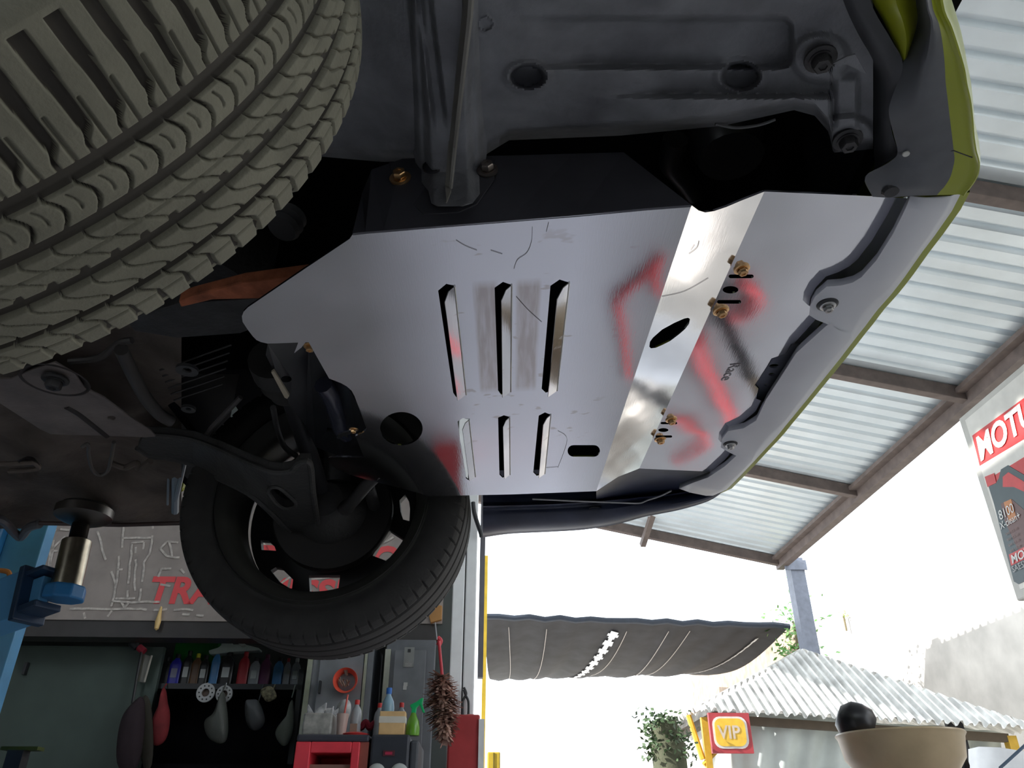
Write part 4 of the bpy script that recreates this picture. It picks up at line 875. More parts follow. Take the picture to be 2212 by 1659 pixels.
# louvre flaps: hinged at each slot's right edge, pushed down
for s in slots:
    q = z4(s); hT_, hB_ = P1(*q[2]), P1(*q[3]); wS = (P1(*q[2]) - P1(*q[0])).length * .72
    dn = (Vector((-1, 0, 0)) * .82 - n1 * .52).normalized() * wS; t = (hB_ - hT_).normalized()
    m = MB().prism([hT_, hB_, hB_ + dn + t * .004, hT_ + dn + t * .022, hT_ + dn * .55 + t * .004], Vector((.0008, 0, -.001)))
    part(m, 'louver', alum, par=SK)
    e_ = MB().tube([hT_ + Vector((.0006, 0, -.001)), hB_ + Vector((.0006, 0, -.001))], .0012, 6); part(e_, 'fold_line', steel, par=SK)
# brass bolts on the front panel
for x, y, r in ((1602, 580, 10), (1557, 670, 10), (1450, 906, 7), (1426, 948, 7)):
    q = P3(x, y); rr = (P3(x + r, y) - q).length; part(hexbolt(q, -n3, rr), 'hex_bolt', brass, par=SK, smooth=True)
# scribble on the panel
a_ = P3(1578, 785); ux = (P3(1552, 830) - a_).normalized(); uy = (P3(1595, 800) - P3(1575, 790)).normalized(); uy = (uy - ux * uy.dot(ux)).normalized()
text('Race', 'scribble', C('pencil_grey', (.22, .2, .22), .5), SK, a_ - n3 * .0006, ux, uy, .030)
# scratches
sc_ = MB(); rnd = random.Random(5)
for l in ([(985, 518), (1005, 530), (1030, 540)], [(1150, 490), (1148, 520), (1138, 545), (1118, 560), (1110, 580)], [(1185, 480), (1180, 500)], [(1115, 640), (1140, 668), (1170, 695)], [(1205, 930), (1225, 950), (1205, 1010)], [(1180, 1010), (1205, 1008)], [(1060, 540), (1085, 548)]):
    P = [P1(x, y) - n1 * .0006 for x, y in l]; sc_.tube(smooth_path(P, 5), .00028, 4, caps=False)
for l in ([(1488, 548), (1505, 535), (1510, 520)], [(1492, 540), (1500, 528)], [(1430, 640), (1480, 628), (1530, 600)]):
    P = [P2(x, y) - n2 * .0006 for x, y in l]; sc_.tube(smooth_path(P, 5), .00028, 4, caps=False)
tag(part(sc_, 'scratch', C('scratch_dark', (.12, .11, .12), .5), par=SK), kind='stuff')
# ---- engine bay cavity, floor pan, body
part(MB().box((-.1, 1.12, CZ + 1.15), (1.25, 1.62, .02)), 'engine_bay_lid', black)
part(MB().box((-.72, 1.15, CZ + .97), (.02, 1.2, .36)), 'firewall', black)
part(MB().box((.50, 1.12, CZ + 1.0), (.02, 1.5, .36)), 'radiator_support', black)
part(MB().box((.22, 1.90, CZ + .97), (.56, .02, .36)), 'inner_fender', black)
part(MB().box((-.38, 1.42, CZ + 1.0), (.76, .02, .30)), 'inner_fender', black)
def relief(xs, lo, hi, h, fn, name, mat, n=60, m=220, par=None, lab=None):
    rows = []
    for i in range(m + 1):
        x = lerp(xs[0], xs[1], i / m); a, b = interp(lo, x), interp(hi, x); r_ = []
        for j in range(n + 1):
            y = lerp(a, b, j / n); r_.append(PZ(x, y, h + fn(x, y)))
        rows.append(r_)
    return part(MB().grid(rows), name, mat, lab, par, smooth=True, fix=False)
def dist_rr(x, y, x0, y0, x1, y1, r):     # signed distance to a rounded rectangle
    cx, cy = (x0 + x1) / 2, (y0 + y1) / 2; dx = abs(x - cx) - (x1 - x0) / 2 + r; dy = abs(y - cy) - (y1 - y0) / 2 + r
    return math.hypot(max(dx, 0), max(dy, 0)) + min(max(dx, dy), 0) - r
def f_rail(x, y):
    h = 0
    h += .022 * ss(8, -8, dist_rr(x, y, 1050, 40, 1710, 145, 26)) * ss(1080, 1330, x)     # raised pocket going up, away
    h -= .026 * ss(7, -7, dist_rr(x, y, 1150, 208, 1795, 270, 8)) * ss(1250, 1520, x)
    for cx, cy, rx, ry in ((1140, 165, 40, 27), (1600, 165, 44, 31)):
        d_ = math.hypot((x - cx) / rx, (y - cy) / ry); h += .035 * ss(1.05, .8, d_) - .006 * ss(1.5, 1.05, d_)
    for cx, cy in ((1772, 125), (1830, 300)):
        d_ = math.hypot((x - cx) / 36, (y - cy) / 30); h += .012 * ss(1.0, .7, d_) - .012 * ss(2.0, 1.4, d_)
    d_ = math.hypot(x - 1050, y - 52); h -= .0025 * ss(18, 15, d_) - .0035 * ss(15, 13, d_)
    d_ = math.hypot((x - 1020), (y - 230) * 1.1); h -= .003 * ss(20, 17, d_) - .004 * ss(17, 15, d_)
    edge = interp(LOB, x); h += .05 * ss(28, 0, edge - y) * (1 if x > 1080 else .3)
    h += .02 * ss(900, 760, x) + .010 * math.sin(x * .004 + y * .006)
    h -= .012 * ss(1790, 1815, x) * ss(150, 180, y) * ss(1862, 1845, x)
    return h
LOB = [(690, 338), (770, 345), (830, 350), (1040, 340), (1075, 318), (1100, 303), (1340, 293), (1560, 272), (1715, 238), (1760, 250), (1790, 285), (1800, 330), (1886, 322)]
relief((690, 1886), [(690, -420), (1886, -420)], LOB, .745, f_rail, 'chassis_rail', under, n=170, m=330)
# longitudinal hat section with bracket end, nearer to the camera
fA, fB, fC = P1(790, 503), P1(1400, 452), PZ(1000, 340, .748); nF = (fB - fA).cross(fC - fA).normalized(); nF = nF if nF.y < 0 else -nF
def onF(x, y, off=0): return PN(x, y, fA + nF * off, nF)
def near(P, x, y, off):
    Q = onF(x, y, off); return Q if (Q - O).length < (P - O).length and y > 250 else P
def f_hat(x, y):
    t = (y + 20) / 480; l = lerp(905, 925, t); r_ = lerp(1010, 1025, t); d_ = min(x - l, r_ - x)
    return -.020 * ss(-6, 14, d_) + .016 * ss(14, 0, abs(x - lerp(915, 975, t) + 0) - 6) * ss(300, 200, y) + .02 * ss(-8, -30, d_)
rows = []
for j in range(91):
    y = lerp(-160, 446, j / 90); l = interp([(-160, 868), (0, 872), (280, 886), (330, 893), (385, 905), (400, 915), (412, 925), (440, 932), (446, 945)], y); r_ = interp([(-160, 1050), (250, 1055), (330, 1052), (380, 1044), (420, 1036), (440, 1020), (446, 1000)], y)
    rows.append([near(PZ(lerp(l, r_, i / 60), y, .722 + f_hat(lerp(l, r_, i / 60), y)), lerp(l, r_, i / 60), y, .004 - .6 * f_hat(lerp(l, r_, i / 60), y)) for i in range(61)])
part(MB().grid(rows), 'hat_section', under, smooth=True, fix=False)
# thin fin (pinch flange)
ft = [near(PZ(x, y, .704), x, y, .016) for x, y in ((1012, -160), (1003, 0), (985, 170), (972, 300), (963, 400))]; fb = [p + Vector((.006, .0, -.030 * (1 - i / 5.2))) for i, p in enumerate(ft)]
tip = onF(964, 438, .02)
finm = C('pale_flange_edge', (.20, .19, .17), .5)
v_ = ft + fb + [tip]; nf_ = 5; m = MB(); m.add(v_, [(i, i + 1, i + 6, i + 5) for i in range(4)] + [(4, 10, 9)]); part(m, 'pinch_flange', finm, thick=.003)
m = MB().tube(fb + [tip], [.0035, .0033, .003, .0028, .0025, .001], 6); part(m, 'flange_edge', finm)
# bracket tab + bolts
part(MB().prism([onF(x, y, .0025) for x, y in ((840, 350), (1070, 345), (1068, 385), (1030, 440), (990, 458), (915, 462), (880, 430), (845, 395))], -nF * .002), 'mount_tab', C('dark_tab', (.05, .05, .058), .55))
for x, y, m_ in ((865, 386, brass), (1053, 369, C('dull_zinc', (.25, .22, .2), .35, metal=1))): part(hexbolt(onF(x, y, .003), nF, .0085), 'hex_bolt', m_, smooth=True)
part(MB().lathe([(0, .002), (.010, .002), (.011, 0), (.0125, .0), (.0125, .003)], onF(935, 362, .017), nF, 24), 'plug', C('plug_dark', (.03, .03, .035), .5), smooth=True)
for x, y in ((1772, 125), (1830, 300)):
    part(hexbolt(PZ(x, y, .735), -Z_, .011), 'hex_bolt', darkm, smooth=True)
part(MB().prism([PZ(x, y, .725) for x, y in ((1798, 138), (1830, 122), (1848, 118), (1872, 160), (1858, 152), (1830, 140))], Z_ * .002), 'liner_clip', under)
part(MB().tube(smooth_path([PZ(x, y, .77) for x, y in ((1545, 268), (1590, 276), (1640, 270), (1675, 258))]), .002, 6), 'cable_loop', C('wire_grey', (.12, .12, .12)), smooth=True)
# faint shapes in the bay
part(MB().tube(smooth_path([PZ(x, y, .95) for x, y in ((1460, 300), (1450, 350), (1480, 390), (1500, 420))]), .02, 10), 'hose', C('hose_black', (.015, .015, .017), .4), smooth=True)
part(MB().lathe([(0, 0), (.05, 0), (.06, .03), (.06, .12), (0, .12)], PZ(1580, 340, .92), Z_, 20), 'horn', C('hose_black', (.015, .015, .017), .4), smooth=True)
# ---- bumper and near corner: stations from near fender to far corner; each column = pixel and height
def loft(stn, mats, name, mat, sub=5, par=None, **k):
    cols = list(zip(*[[PZ(x, y, h) for x, y, h in s] for s in stn])); cols = [smooth_path(c, sub) for c in cols]
    rows = list(zip(*cols)); return part(MB().grid([smooth_path(r_, 4) if k.get('sm', 1) else list(r_) for r_ in rows]), name, mat, par=par, smooth=True, fix=False)
z3 = lambda l: [(1400 + x / 2.724, y / 2.724) for x, y in l]
# liner between rail and corner
loft([[(1770, -120, .80), (1810, -60, .75), (1870, -120, .75)], [(1790, 0, .80), (1830, 0, .745), (1880, 0, .74)], [(1835, 75, .80), (1868, 80, .742), (1925, 85, .735)], [(1855, 115, .80), (1895, 125, .74), (1950, 135, .73)], [(1882, 170, .80), (1910, 180, .742), (1938, 190, .725)], [(1888, 260, .80), (1902, 260, .742), (1922, 240, .725)], [(1888, 320, .80), (1905, 320, .742), (1928, 290, .725)], [(1888, 365, .80), (1900, 360, .742), (1940, 325, .725)], [(1866, 385, .78), (1880, 372, .735), (1938, 338, .722)]],
     None, 'arch_liner', C('liner_grey', (.06, .062, .068), .6, var=.2))
# green wheel-arch lip patch
loft([[(1865, -80, .75), (1930, -80, .72), (1975, -80, .75)], [(1884, 0, .75), (1935, 0, .722), (1978, 0, .75)], [(1905, 40, .75), (1950, 45, .722), (1982, 40, .75)], [(1930, 90, .745), (1958, 85, .722), (1974, 80, .745)], [(1951, 132, .735), (1955, 128, .728), (1958, 125, .735)]], None, 'arch_lip', lime)
# corner body: columns inner edge -> belly -> outer tip (painted separately)
inner = [(1975, -160, .80), (1977, 0, .76), (1980, 45, .755), (1968, 90, .745), (1951, 135, .735), (1942, 170, .728), (1925, 215, .72), (1920, 245, .716), (1930, 290, .714), (1939, 328, .712), (1928, 345, .712), (1900, 362, .712), (1876, 374, .715), (1868, 388, .716), (1872, 402, .716), (1885, 425, .716)]
belly = [(1995, -160, .70), (2000, 0, .70), (2010, 45, .70), (2008, 90, .70), (2000, 135, .70), (1995, 170, .70), (1995, 215, .70), (1998, 250, .70), (2005, 290, .70), (2008, 330, .70), (2005, 350, .70), (1995, 370, .70), (1985, 390, .70), (1975, 405, .70), (1965, 415, .702), (1955, 424, .704)]
tipc = [(2008, -160, .715), (2020, 0, .71), (2040, 55, .708), (2055, 100, .706), (2068, 145, .704), (2074, 180, .703), (2082, 215, .702), (2087, 255, .702), (2090, 290, .702), (2095, 322, .702), (2100, 340, .702), (2102, 355, .702), (2098, 378, .702), (2085, 400, .702), (2075, 412, .702), (2070, 420, .702)]
inP = [PZ(*p) for p in inner]; beP = [PZ(*p) for p in belly]; tiP = [PZ(*p) for p in tipc]
cen = [i.lerp(b, .5) + Vector((0, 0, -.002)) for i, b in zip(inP, beP)]
def lo(cols, name, mat, sub=4, **k):
    cols = [smooth_path(c, sub) for c in cols]; rows = [smooth_path(r_, 4) for r_ in zip(*cols)]; return part(MB().grid(rows), name, mat, smooth=True, fix=False, **k)
m1 = [b.lerp(t, .60) for b, t in zip(beP, tiP)]
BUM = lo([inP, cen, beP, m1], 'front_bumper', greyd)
up1 = [t + Vector((.010, 0, .004)) for t in tiP]; up2 = [t + Vector((.022, -.0, .08)) for t in tiP]; up3_ = [t + Vector((.020, 0, .25)) for t in tiP]; up4 = [t + Vector((-.02, 0, .42)) for t in tiP]
cols = [smooth_path(c, 4) for c in (m1, tiP, up1, up2, up3_, up4)]
part(MB().grid([smooth_path(r_, 4) for r_ in zip(*cols)]), 'bumper_corner_paint', lime, par=BUM, smooth=True, fix=False)
part(MB().tube([beP[9].lerp(inP[9], .9), beP[9].lerp(tiP[9], .6), tiP[10] - Vector((0, 0, 0))], .0009, 6), 'panel_seam', blackp, par=BUM)
part(MB().lathe([(0, -.002), (.004, -.0015), (.0045, 0)], inP[9].lerp(beP[9], .25) - Z_ * .0025, Z_, 14), 'clip', C('pale_clip', (.6, .6, .55)), par=BUM)
part(MB().lathe([(0, .003), (.009, .003), (.012, -.001)], PZ(1925, 412, .706), -Z_, 14), 'clip_recess', blackp, par=BUM)
# straight lip to the far corner
lin = [(1968, 424, .703), (1958, 448, .703), (1930, 505, .703), (1894, 562, .703), (1862, 598, .703), (1842, 610, .703), (1815, 617, .703), (1786, 619, .703), (1762, 640, .703), (1751, 660, .703), (1749, 680, .703), (1765, 690, .703), (1795, 698, .703), (1784, 705, .703), (1721, 762, .703), (1656, 862, .703), (1634, 908, .703), (1606, 925, .703), (1573, 931, .703), (1560, 949, .703), (1558, 966, .703), (1575, 976, .703), (1591, 984, .703), (1565, 1008, .703), (1530, 1031, .703), (1499, 1042, .703), (1467, 1055, .703)]
lout = [(2074, 418, .718), (2055, 455, .718), (2018, 508, .718), (1990, 545, .718), (1955, 595, .718), (1940, 615, .718), (1925, 634, .718), (1912, 649, .718), (1895, 668, .718), (1882, 685, .718), (1868, 704, .718), (1855, 720, .718), (1845, 733, .718), (1832, 750, .718), (1816, 771, .718), (1743, 862, .718), (1712, 900, .718), (1697, 918, .718), (1683, 936, .718), (1668, 953, .718), (1652, 970, .718), (1640, 983, .718), (1630, 994, .718), (1615, 1010, .718), (1596, 1030, .718), (1569, 1057, .718), (1540, 1070, .718)]
liP = [PZ(*p) for p in lin]; loP = [PZ(*p) for p in lout]
md_ = [a.lerp(b, .30) - Z_ * .004 for a, b in zip(liP, loP)]; md2 = [a.lerp(b, .78) - Z_ * .004 for a, b in zip(liP, loP)]
rim_in = [p + Z_ * .012 + Vector((.004, 0, 0)) for p in liP]
cols = [rim_in, liP, md_, md2, loP]
rows = [list(r_) for r_ in zip(*cols)]
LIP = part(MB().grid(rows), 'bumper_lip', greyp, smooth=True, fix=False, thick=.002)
lo1 = [p + Vector((.013, 0, .002)) for p in loP]; lo2 = [p + Vector((.022, 0, .03)) for p in loP]; lo3 = [p + Vector((.012, 0, .28)) for p in loP]; lo4 = [p + Vector((-.04, 0, .42)) for p in loP]
part(MB().grid([list(r_) for r_ in zip(loP, lo1, lo2, lo3, lo4)]), 'bumper_paint', lime, par=BUM, smooth=True, fix=False)
for i in (3, 14, 15, 17, 21):     # lower grille slats showing past the lip
    a_ = loP[i] + Vector((.012, 0, .02)); t = (loP[i + 1] - loP[i]).normalized()
    part(MB().tube(smooth_path([a_ - t * .03, a_ + Vector((.010, 0, .004)), a_ + t * .03]), .003, 6), 'grille_slat', whitem, par=BUM, smooth=True)
for (x, y), r_ in (((1788, 660), .010), ((1578, 961), .009)):
    q = PZ(x, y, .700); part(MB().lathe([(0, -.004), (r_ * .9, -.003), (r_ * 1.6, 0), (r_ * 1.7, .004)], q + Z_ * .001, Z_, 24), 'washer', blackp, par=LIP, smooth=True)
    part(hexbolt(q, -Z_, r_ * .75), 'hex_bolt', steel, par=LIP, smooth=True)
# bracket in the notch of the panel
bz = [PN(x, y, cA + n3 * .02, n3) for x, y in z5([(1300, 815), (1180, 838), (1150, 885), (1080, 908), (1055, 950), (995, 1035), (1014, 1055), (1004, 1108), (1060, 1128), (1330, 900)])]
bh = [[PN(x, y, cA + n3 * .02, n3) for x, y in l] for l in (ell(1673, 791, 12, 4.5, 12), ell(1667, 809, 7, 3.2, 12), ell(1655, 832, 5, 2.5, 10))]
part(MB().prism(bz, n3 * .004, bh), 'tow_bracket', C('slate_bracket', (.22, .23, .28), .5))
# ---- far lower corner (under-tray, far bumper corner and liner)
stn = []
for x, t, b in ((1043, 1075, 1158), (1100, 1076, 1150), (1180, 1074, 1146), (1260, 1070, 1141), (1330, 1066, 1130), (1390, 1062, 1114), (1420, 1061, 1108), (1470, 1055, 1098), (1530, 1048, 1080), (1565, 1045, 1058)):
    stn.append([PZ(x, t - 60, .80), PZ(x, lerp(t, b, 0), .775), PZ(x, lerp(t, b, .22), .745), PZ(x, lerp(t, b, .30), .752), PZ(x, lerp(t, b, .5), .735), PZ(x, lerp(t, b, .8), .72), PZ(x, b, .722), PZ(x, b, .722) + Vector((.0, .02, .03)), PZ(x, b, .722) + Vector((0, .03, .3))])
cols = [smooth_path(c, 4) for c in zip(*stn)]
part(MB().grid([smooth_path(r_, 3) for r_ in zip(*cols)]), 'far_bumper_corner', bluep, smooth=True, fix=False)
part(MB().grid([smooth_path([PZ(1288, 1061, .70), PZ(1330, 1030, .72), PZ(1380, 1013, .74), PZ(1440, 1012, .745), PZ(1504, 1016, .742), PZ(1560, 1010, .74)], 4), smooth_path([PZ(1288, 1085, .78), PZ(1330, 1085, .775), PZ(1380, 1080, .77), PZ(1440, 1072, .765), PZ(1504, 1058, .76), PZ(1570, 1045, .75)], 4)]), 'under_tray', bluep, smooth=True, fix=False)
part(MB().tube(smooth_path([PZ(x, y, .735) for x, y in ((1150, 1078), (1260, 1083), (1340, 1086), (1380, 1087), (1400, 1080), (1425, 1072), (1450, 1060))]), [.002] * 36 + [.002], 6), 'tray_edge', C('edge_glint', (.5, .5, .5), .3), smooth=True)
part(MB().lathe([(0, 0), (.012, .001), (.016, .004)], PZ(1285, 1096, .742), -Z_, 16), 'clip', blackp, smooth=True)
# ---- suspension and underbody, far side
def slab(l, h, th, name, mat, holes=(), bevel=.003, tilt=None, lab=None):
    f = (lambda x, y: PZ(x, y, h)) if tilt is None else (lambda x, y: PZ(x, y, h + tilt(x, y)))
    return part(MB().prism([f(*p) for p in l], Z_ * th, [[f(*p) for p in q] for q in holes]), name, mat, lab, bevel=bevel)
z6 = lambda l: [(x / 2.765, 700 + y / 2.765) for x, y in l]
# control arm
ca = z6([(860, 660), (1000, 668), (1150, 690), (1300, 745), (1450, 815), (1600, 875), (1680, 885), (1750, 870), (1785, 830), (1850, 830), (1870, 1000), (1900, 1200), (1960, 1290), (1900, 1330), (1830, 1320), (1720, 1230), (1600, 1110), (1480, 1010), (1300, 920), (1150, 840), (1000, 800), (900, 790), (820, 740)])
hol = z6([(1600, 1000), (1625, 975), (1670, 980), (1720, 1020), (1762, 1060), (1765, 1085), (1735, 1100), (1690, 1098), (1640, 1060)])
armt = lambda x: .60 + .125 * ss(600, 400, x)
slab(ca, 0, .022, 'control_arm', armm, [hol], .006, tilt=lambda x, y: armt(x))
hc = [PZ(*p, armt(p[0]) - .002) for p in hol]; part(MB().tube(smooth_path(hc + [hc[0]], 3), .004, 6), 'arm_hole_lip', armm, smooth=True)
edge = [PZ(*p, armt(p[0])) for p in ca[:12]]; part(MB().tube(smooth_path(edge, 3), .006, 8), 'arm_flange', armm, smooth=True)
edge = [PZ(*p, armt(p[0])) for p in ca[13:]]; part(MB().tube(smooth_path(edge, 3), .006, 8), 'arm_flange', armm, smooth=True)
part(MB().lathe([(0, -.02), (.02, -.018), (.028, 0), (.03, .03), (.02, .06), (0, .06)], PZ(700, 1185, .60), Z_, 24), 'ball_joint', darkm, smooth=True)
part(MB().tube(smooth_path([PZ(x, y, .62) for x, y in ((820, 1020), (790, 1050), (765, 1080), (742, 1102))]), [.013] * 14 + [.014, .016, .017, .015, .010], 14), 'tie_rod', C('rod_steel', (.075, .072, .07), .4, metal=.3), smooth=True)
part(MB().tube(smooth_path([PZ(x, y, .66) for x, y in ((795, 1050), (806, 1085), (815, 1120), (820, 1150))]), .014, 12), 'stabiliser_link', armm, smooth=True)
part(MB().tube([Vector((-.42, 1.20, CZ + .74)), Vector((-.42, 1.60, CZ + .66))], .018, 14), 'drive_shaft', C('shaft', (.02, .02, .022), .5), smooth=True)
part(MB().lathe([(.02, 0), (.035, .02), (.028, .035), (.045, .05), (.034, .065), (.05, .08), (.05, .12), (0, .12)], Vector((-.42, 1.30, CZ + .72)), Vector((0, -1, .15)), 20), 'shaft_boot', rubber_far, smooth=True)
# brake hose, strut
part(MB().tube(smooth_path([PZ(x, y, .72) for x, y in ((590, 880), (600, 930), (615, 965), (640, 985))]), .006, 8), 'brake_hose', C('hose_grey', (.07, .07, .07), .5), smooth=True)
part(MB().tube([Vector((-.40, 1.66, CZ + .70)), Vector((-.42, 1.58, CZ + 1.1))], .03, 14), 'strut', darkm, smooth=True)
# crossmember (engine subframe) black bracket beside the plate
sb = z4([(185, 812), (395, 806), (500, 990), (600, 1035), (660, 1160), (690, 1245), (640, 1290), (680, 1392), (560, 1392), (430, 1340), (380, 1230), (300, 1130), (240, 1000), (175, 870)])
slab(sb, .655, .05, 'subframe', C('subframe_black', (.016, .017, .020), .32, var=.3), [ell(618, 735 + 84, 12, 7, 14), z4([(490, 1240), (540, 1250), (530, 1270), (485, 1262)])], .006, tilt=lambda x, y: .02 * math.sin(x * .03))
part(MB().tube(smooth_path([PZ(x, y, .652) for x, y in z4([(470, 1020), (500, 1060), (520, 1110), (545, 1180), (560, 1240), (600, 1280)])]), [.016] * 30 + [.01], 10), 'subframe_rib', C('satin_black_metal', (.03, .033, .05), .25), smooth=True)
part(MB().prism([PZ(*p, .63) for p in z6([(1620, 290), (1635, 280), (1728, 430), (1715, 447), (1700, 440)])], Z_ * .004), 'pale_strip', C('pale_strip_metal', (.62, .55, .42), .3, metal=.5))
part(MB().prism([P1(*p) + Z_ * .006 for p in z4([(340, 820), (350, 808), (385, 812), (355, 850), (318, 878)])], Z_ * .003), 'bent_tab', alum)
part(MB().prism([P1(*p) + Z_ * .006 for p in z4([(545, 1295), (600, 1275), (640, 1270), (640, 1282), (590, 1295), (595, 1312), (575, 1300), (545, 1315), (537, 1308)])], Z_ * .003), 'bent_tab', alum)
part(hexbolt(P1(668, 760) + Z_ * .01, -Z_, .006), 'hex_bolt', brass, smooth=True)
part(hexbolt(P1(763, 938) + Z_ * .01, -Z_, .005), 'hex_bolt', brass, smooth=True)
# black gearbox masses
part(MB().lathe([(0, 0), (.09, .01), (.12, .05), (.12, .16), (0, .2)], Vector((-.55, 1.1, CZ + .82)), Z_, 20), 'gearbox', C('casting_black', (.012, .012, .014), .5, bump=.4), smooth=True)
# rusty strip behind the tyre and the shelf under it
slab([(385, 652), (420, 638), (520, 612), (700, 588), (745, 560), (745, 600), (690, 640), (560, 646), (460, 648), (390, 665)], .70, .02, 'rusty_member', rust)
slab([(270, 690), (390, 655), (560, 645), (690, 640), (600, 690), (520, 720), (380, 730), (290, 715)], .705, .03, 'side_member', darkm)
part(MB().lathe([(0, 0), (.022, 0), (.026, .008), (.02, .014), (.026, .02), (.02, .026), (.024, .034), (0, .04)], PZ(608, 495, .78), Vector((.3, .2, 1)), 20), 'rubber_mount', C('mount_grey', (.05, .05, .052), .6), smooth=True)
# engine cradle arms, tubes
part(MB().tube(smooth_path([PZ(x, y, .72) for x, y in ((262, 755), (290, 815), (315, 860), (345, 895), (370, 910))]), .012, 10), 'heat_pipe', C('pipe_dull', (.055, .05, .048), .5), smooth=True)
part(MB().tube(smooth_path([PZ(x, y, .735) for x, y in ((150, 780), (215, 772), (255, 742), (285, 735))]), .006, 8), 'fuel_line', C('pipe_dull', (.055, .05, .048), .5), smooth=True)
for i in range(6): part(MB().tube([PZ(345 + i * 6, 800 + i * 13, .76), PZ(500 - i * 4, 745 + i * 17, .80)], .002, 5), 'fin_line', C('fin_dull', (.022, .021, .02), .5))
for x, y, r_ in ((405, 796, .020), (408, 880, .014)): part(MB().lathe([(.4 * r_, 0), (.42 * r_, -.004), (r_, -.006), (r_, 0)], PZ(x, y, .74), Z_, 24), 'rubber_grommet', C('mount_grey', (.05, .05, .052), .6), smooth=True)
# brace plate lower left
bp_ = z6([(-60, 330), (60, 330), (200, 270), (330, 230), (450, 300), (500, 380), (620, 440), (780, 560), (900, 640), (930, 672), (860, 678), (640, 668), (400, 662), (300, 658), (240, 630), (0, 475), (-60, 440)])
slab(bp_, .70, .004, 'brace_plate', C('brace_brown', (.17, .145, .135), .6, var=.25, bump=.2), [ell(240, 903, 9, 4.5, 12)], .002)
part(MB().tube(smooth_path([PZ(x, y, .702) for x, y in z6([(400, 490), (470, 530), (560, 600), (640, 665)])]), .007, 8), 'stiffening_rib', C('brace_dark', (.03, .025, .024), .6), smooth=True)
part(MB().lathe([(0, .012), (.04, .01), (.055, -.001), (.058, .0)], PZ(118, 822, .699), Z_, 32), 'bolt_recess', C('brace_dark', (.03, .025, .024), .6), smooth=True)
part(hexbolt(PZ(120, 818, .694), -Z_, .014), 'hex_bolt', darkm, smooth=True)
# exhaust hanger loop
part(MB().tube(smooth_path([PZ(x, y, .71) for x, y in ((178, 965), (190, 960), (192, 985), (200, 1015), (215, 1026), (232, 1018), (240, 990), (246, 955))]), .004, 8), 'hanger_loop', C('wire_dull', (.14, .13, .12), .4, metal=.5), smooth=True)
# floor pan and rocker
def f_pan(x, y): return .02 * math.sin(x * .02) * math.sin(y * .03) + .03 * ss(1125, 1000, y) + .015 * ss(30, 10, math.hypot(x - 60, y - 1010))
relief((-140, 392), [(-140, 640), (392, 640)], [(-140, 1142), (60, 1142), (100, 1130), (260, 1136), (392, 1128)], .745, f_pan, 'floor_pan', under_far, n=90, m=120)
part(MB().tube(smooth_path([PZ(x, y, .725) for x, y in ((-60, 1118), (0, 1122), (30, 1150), (45, 1160), (62, 1140), (85, 1132))]), .012, 8), 'sill_trim', C('sill_grey', (.12, .12, .13), .4), smooth=True)
part(MB().tube([PZ(x, y, .725) for x, y in ((85, 1130), (260, 1134), (392, 1130))], .006, 8), 'sill_flange', C('brown_flange', (.08, .05, .045), .5), smooth=True)
part(MB().tube(smooth_path([PZ(x, y, .73) for x, y in ((0, 1002), (60, 1000), (75, 1000), (80, 1012), (20, 1018))]), .006, 8), 'floor_bead', under_far, smooth=True)
part(MB().lathe([(0, .01), (.01, .012), (.022, .0)], PZ(62, 1000, .728), Z_, 16), 'drain_plug', darkm, smooth=True)
part(MB().tube(smooth_path([PZ(x, y, .72) for x, y in ((240, 1000), (270, 1010), (295, 1000), (300, 1012), (325, 995))]), .007, 8), 'cable_bracket', under_far, smooth=True)
for x0, y0_, x1, y1_, r_ in ((365, 998, 362, 1090, .003), (380, 998, 378, 1105, .010), (398, 1000, 380, 1080, .006)): part(MB().tube([PZ(x0, y0_, .78), PZ(x1, y1_, .74)], r_, 8), 'sill_strut', C('strut_blue_grey', (.22, .27, .31), .4), smooth=True)
part(MB().tube([PZ(440, 950, .74), PZ(456, 925, .76), PZ(520, 858, .80)], .006, 8), 'arch_edge', C('arch_edge_m', (.13, .12, .12), .5), smooth=True)
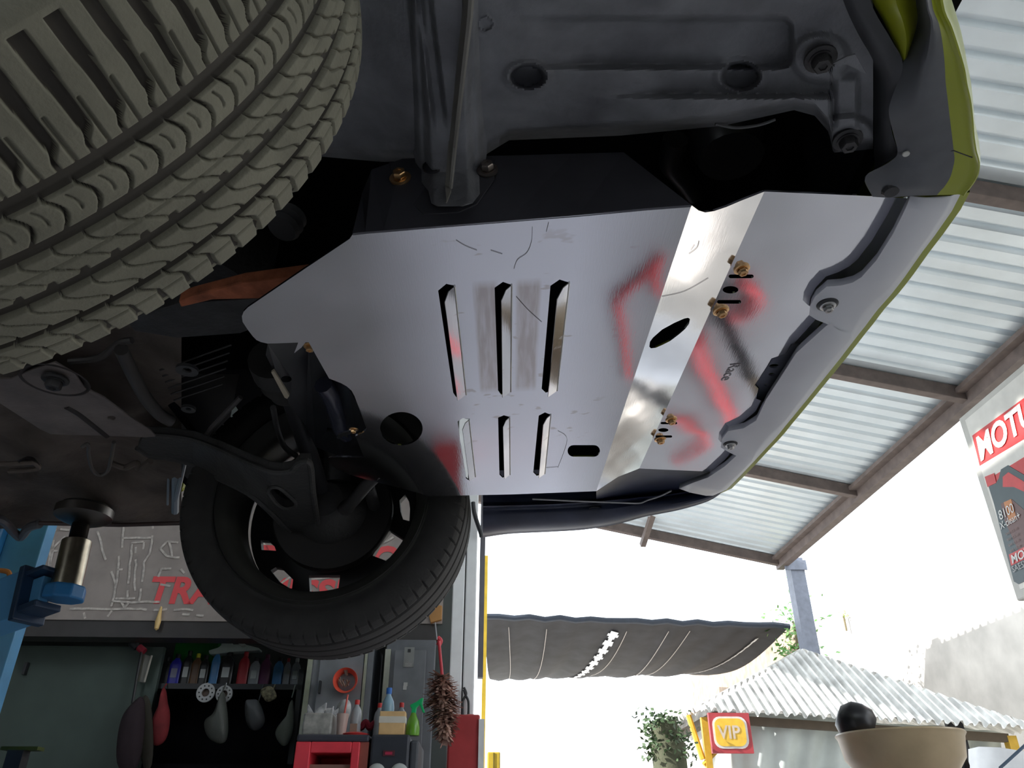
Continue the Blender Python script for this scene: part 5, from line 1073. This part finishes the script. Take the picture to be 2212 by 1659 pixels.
# outer shell: shows from beside the car
body = [(-2.6, .78), (-2.6, 1.25), (-2.3, 1.75), (-1.2, 2.15), (-.75, 2.0), (-.25, 1.62), (.35, 1.45), (.52, 1.32), (.52, 1.16), (.05, 1.16), (-.0, 1.36), (-.2, 1.54), (-.42, 1.58), (-.64, 1.54), (-.86, 1.36), (-.9, .80)]
sh_ = [Vector((x, .245, z + CZ)) for x, z in body]
sh_ = [Vector((v.x, v.y, v.z)) for v in sh_]
for yy, nm in ((.225, 'near_side_panel'), (1.995, 'far_side_panel')):
    part(MB().prism([Vector((x, yy, CZ + (z - .78) * .9 + .80)) for x, z in body], Vector((0, .02, 0))), nm, lime, bevel=.01)
rows = [[Vector((x, y, CZ + (z - .78) * .9 + .80)) for y in (.235, .6, 1.12, 1.6, 2.01)] for x, z in body[:8]]
part(MB().grid(rows), 'roof_and_hood', lime, smooth=True, fix=False)
part(MB().box((-1.75, 1.12, CZ + .86), (1.7, 1.74, .02)), 'rear_floor', under_far)
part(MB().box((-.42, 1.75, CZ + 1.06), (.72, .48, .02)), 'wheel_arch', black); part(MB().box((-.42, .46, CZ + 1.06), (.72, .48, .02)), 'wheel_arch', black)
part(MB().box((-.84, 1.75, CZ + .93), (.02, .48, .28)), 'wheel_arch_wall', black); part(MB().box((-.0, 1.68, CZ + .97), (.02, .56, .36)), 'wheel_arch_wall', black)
# ---- red hoses lying on the floor (they show mirrored in the plate)
def mirror(P, n):
    d_ = (P - O).normalized(); r_ = d_ - n * 2 * d_.dot(n); t = (.03 - P.z) / r_.z if r_.z < -1e-4 else None
    return None if t is None or t < 0 else P + r_ * t
def hose(pts, pf, n, r_, name, lab):
    Q = [mirror(pf(*p), n) for p in pts]; print(name, [tuple(round(c, 2) for c in q) if q else None for q in Q])
    Q = [Vector((q.x, q.y, r_)) for q in Q if q]; o = MB().tube(smooth_path(Q, 8), r_, 12).build(name, hosered, smooth=True); tag(o, lab, 'hose')
hose([(1425, 640), (1418, 600), (1430, 560), (1400, 590), (1340, 655), (1345, 700), (1352, 760), (1362, 820)], P1, n1, .015, 'air_hose', 'thin red air hose kinked on the floor, mirrored in the main panel of the plate')
hose([(1500, 720), (1520, 790), (1550, 850), (1582, 910)], P3, n3, .04, 'thick_hose', 'thick red hose on the floor, mirrored in the front panel of the plate')
hose([(1600, 610), (1635, 640), (1600, 680), (1555, 690)], P3, n3, .03, 'thick_hose', 'short curled red hose on the floor, mirrored by the brass bolts')
hose([(1455, 905), (1500, 925), (1528, 950), (1490, 985), (1455, 1000)], P3, n3, .025, 'air_hose', 'bent red hose on the floor, mirrored low in the front panel')
for o in bpy.data.objects:
    if 'org' in o: del o['org']
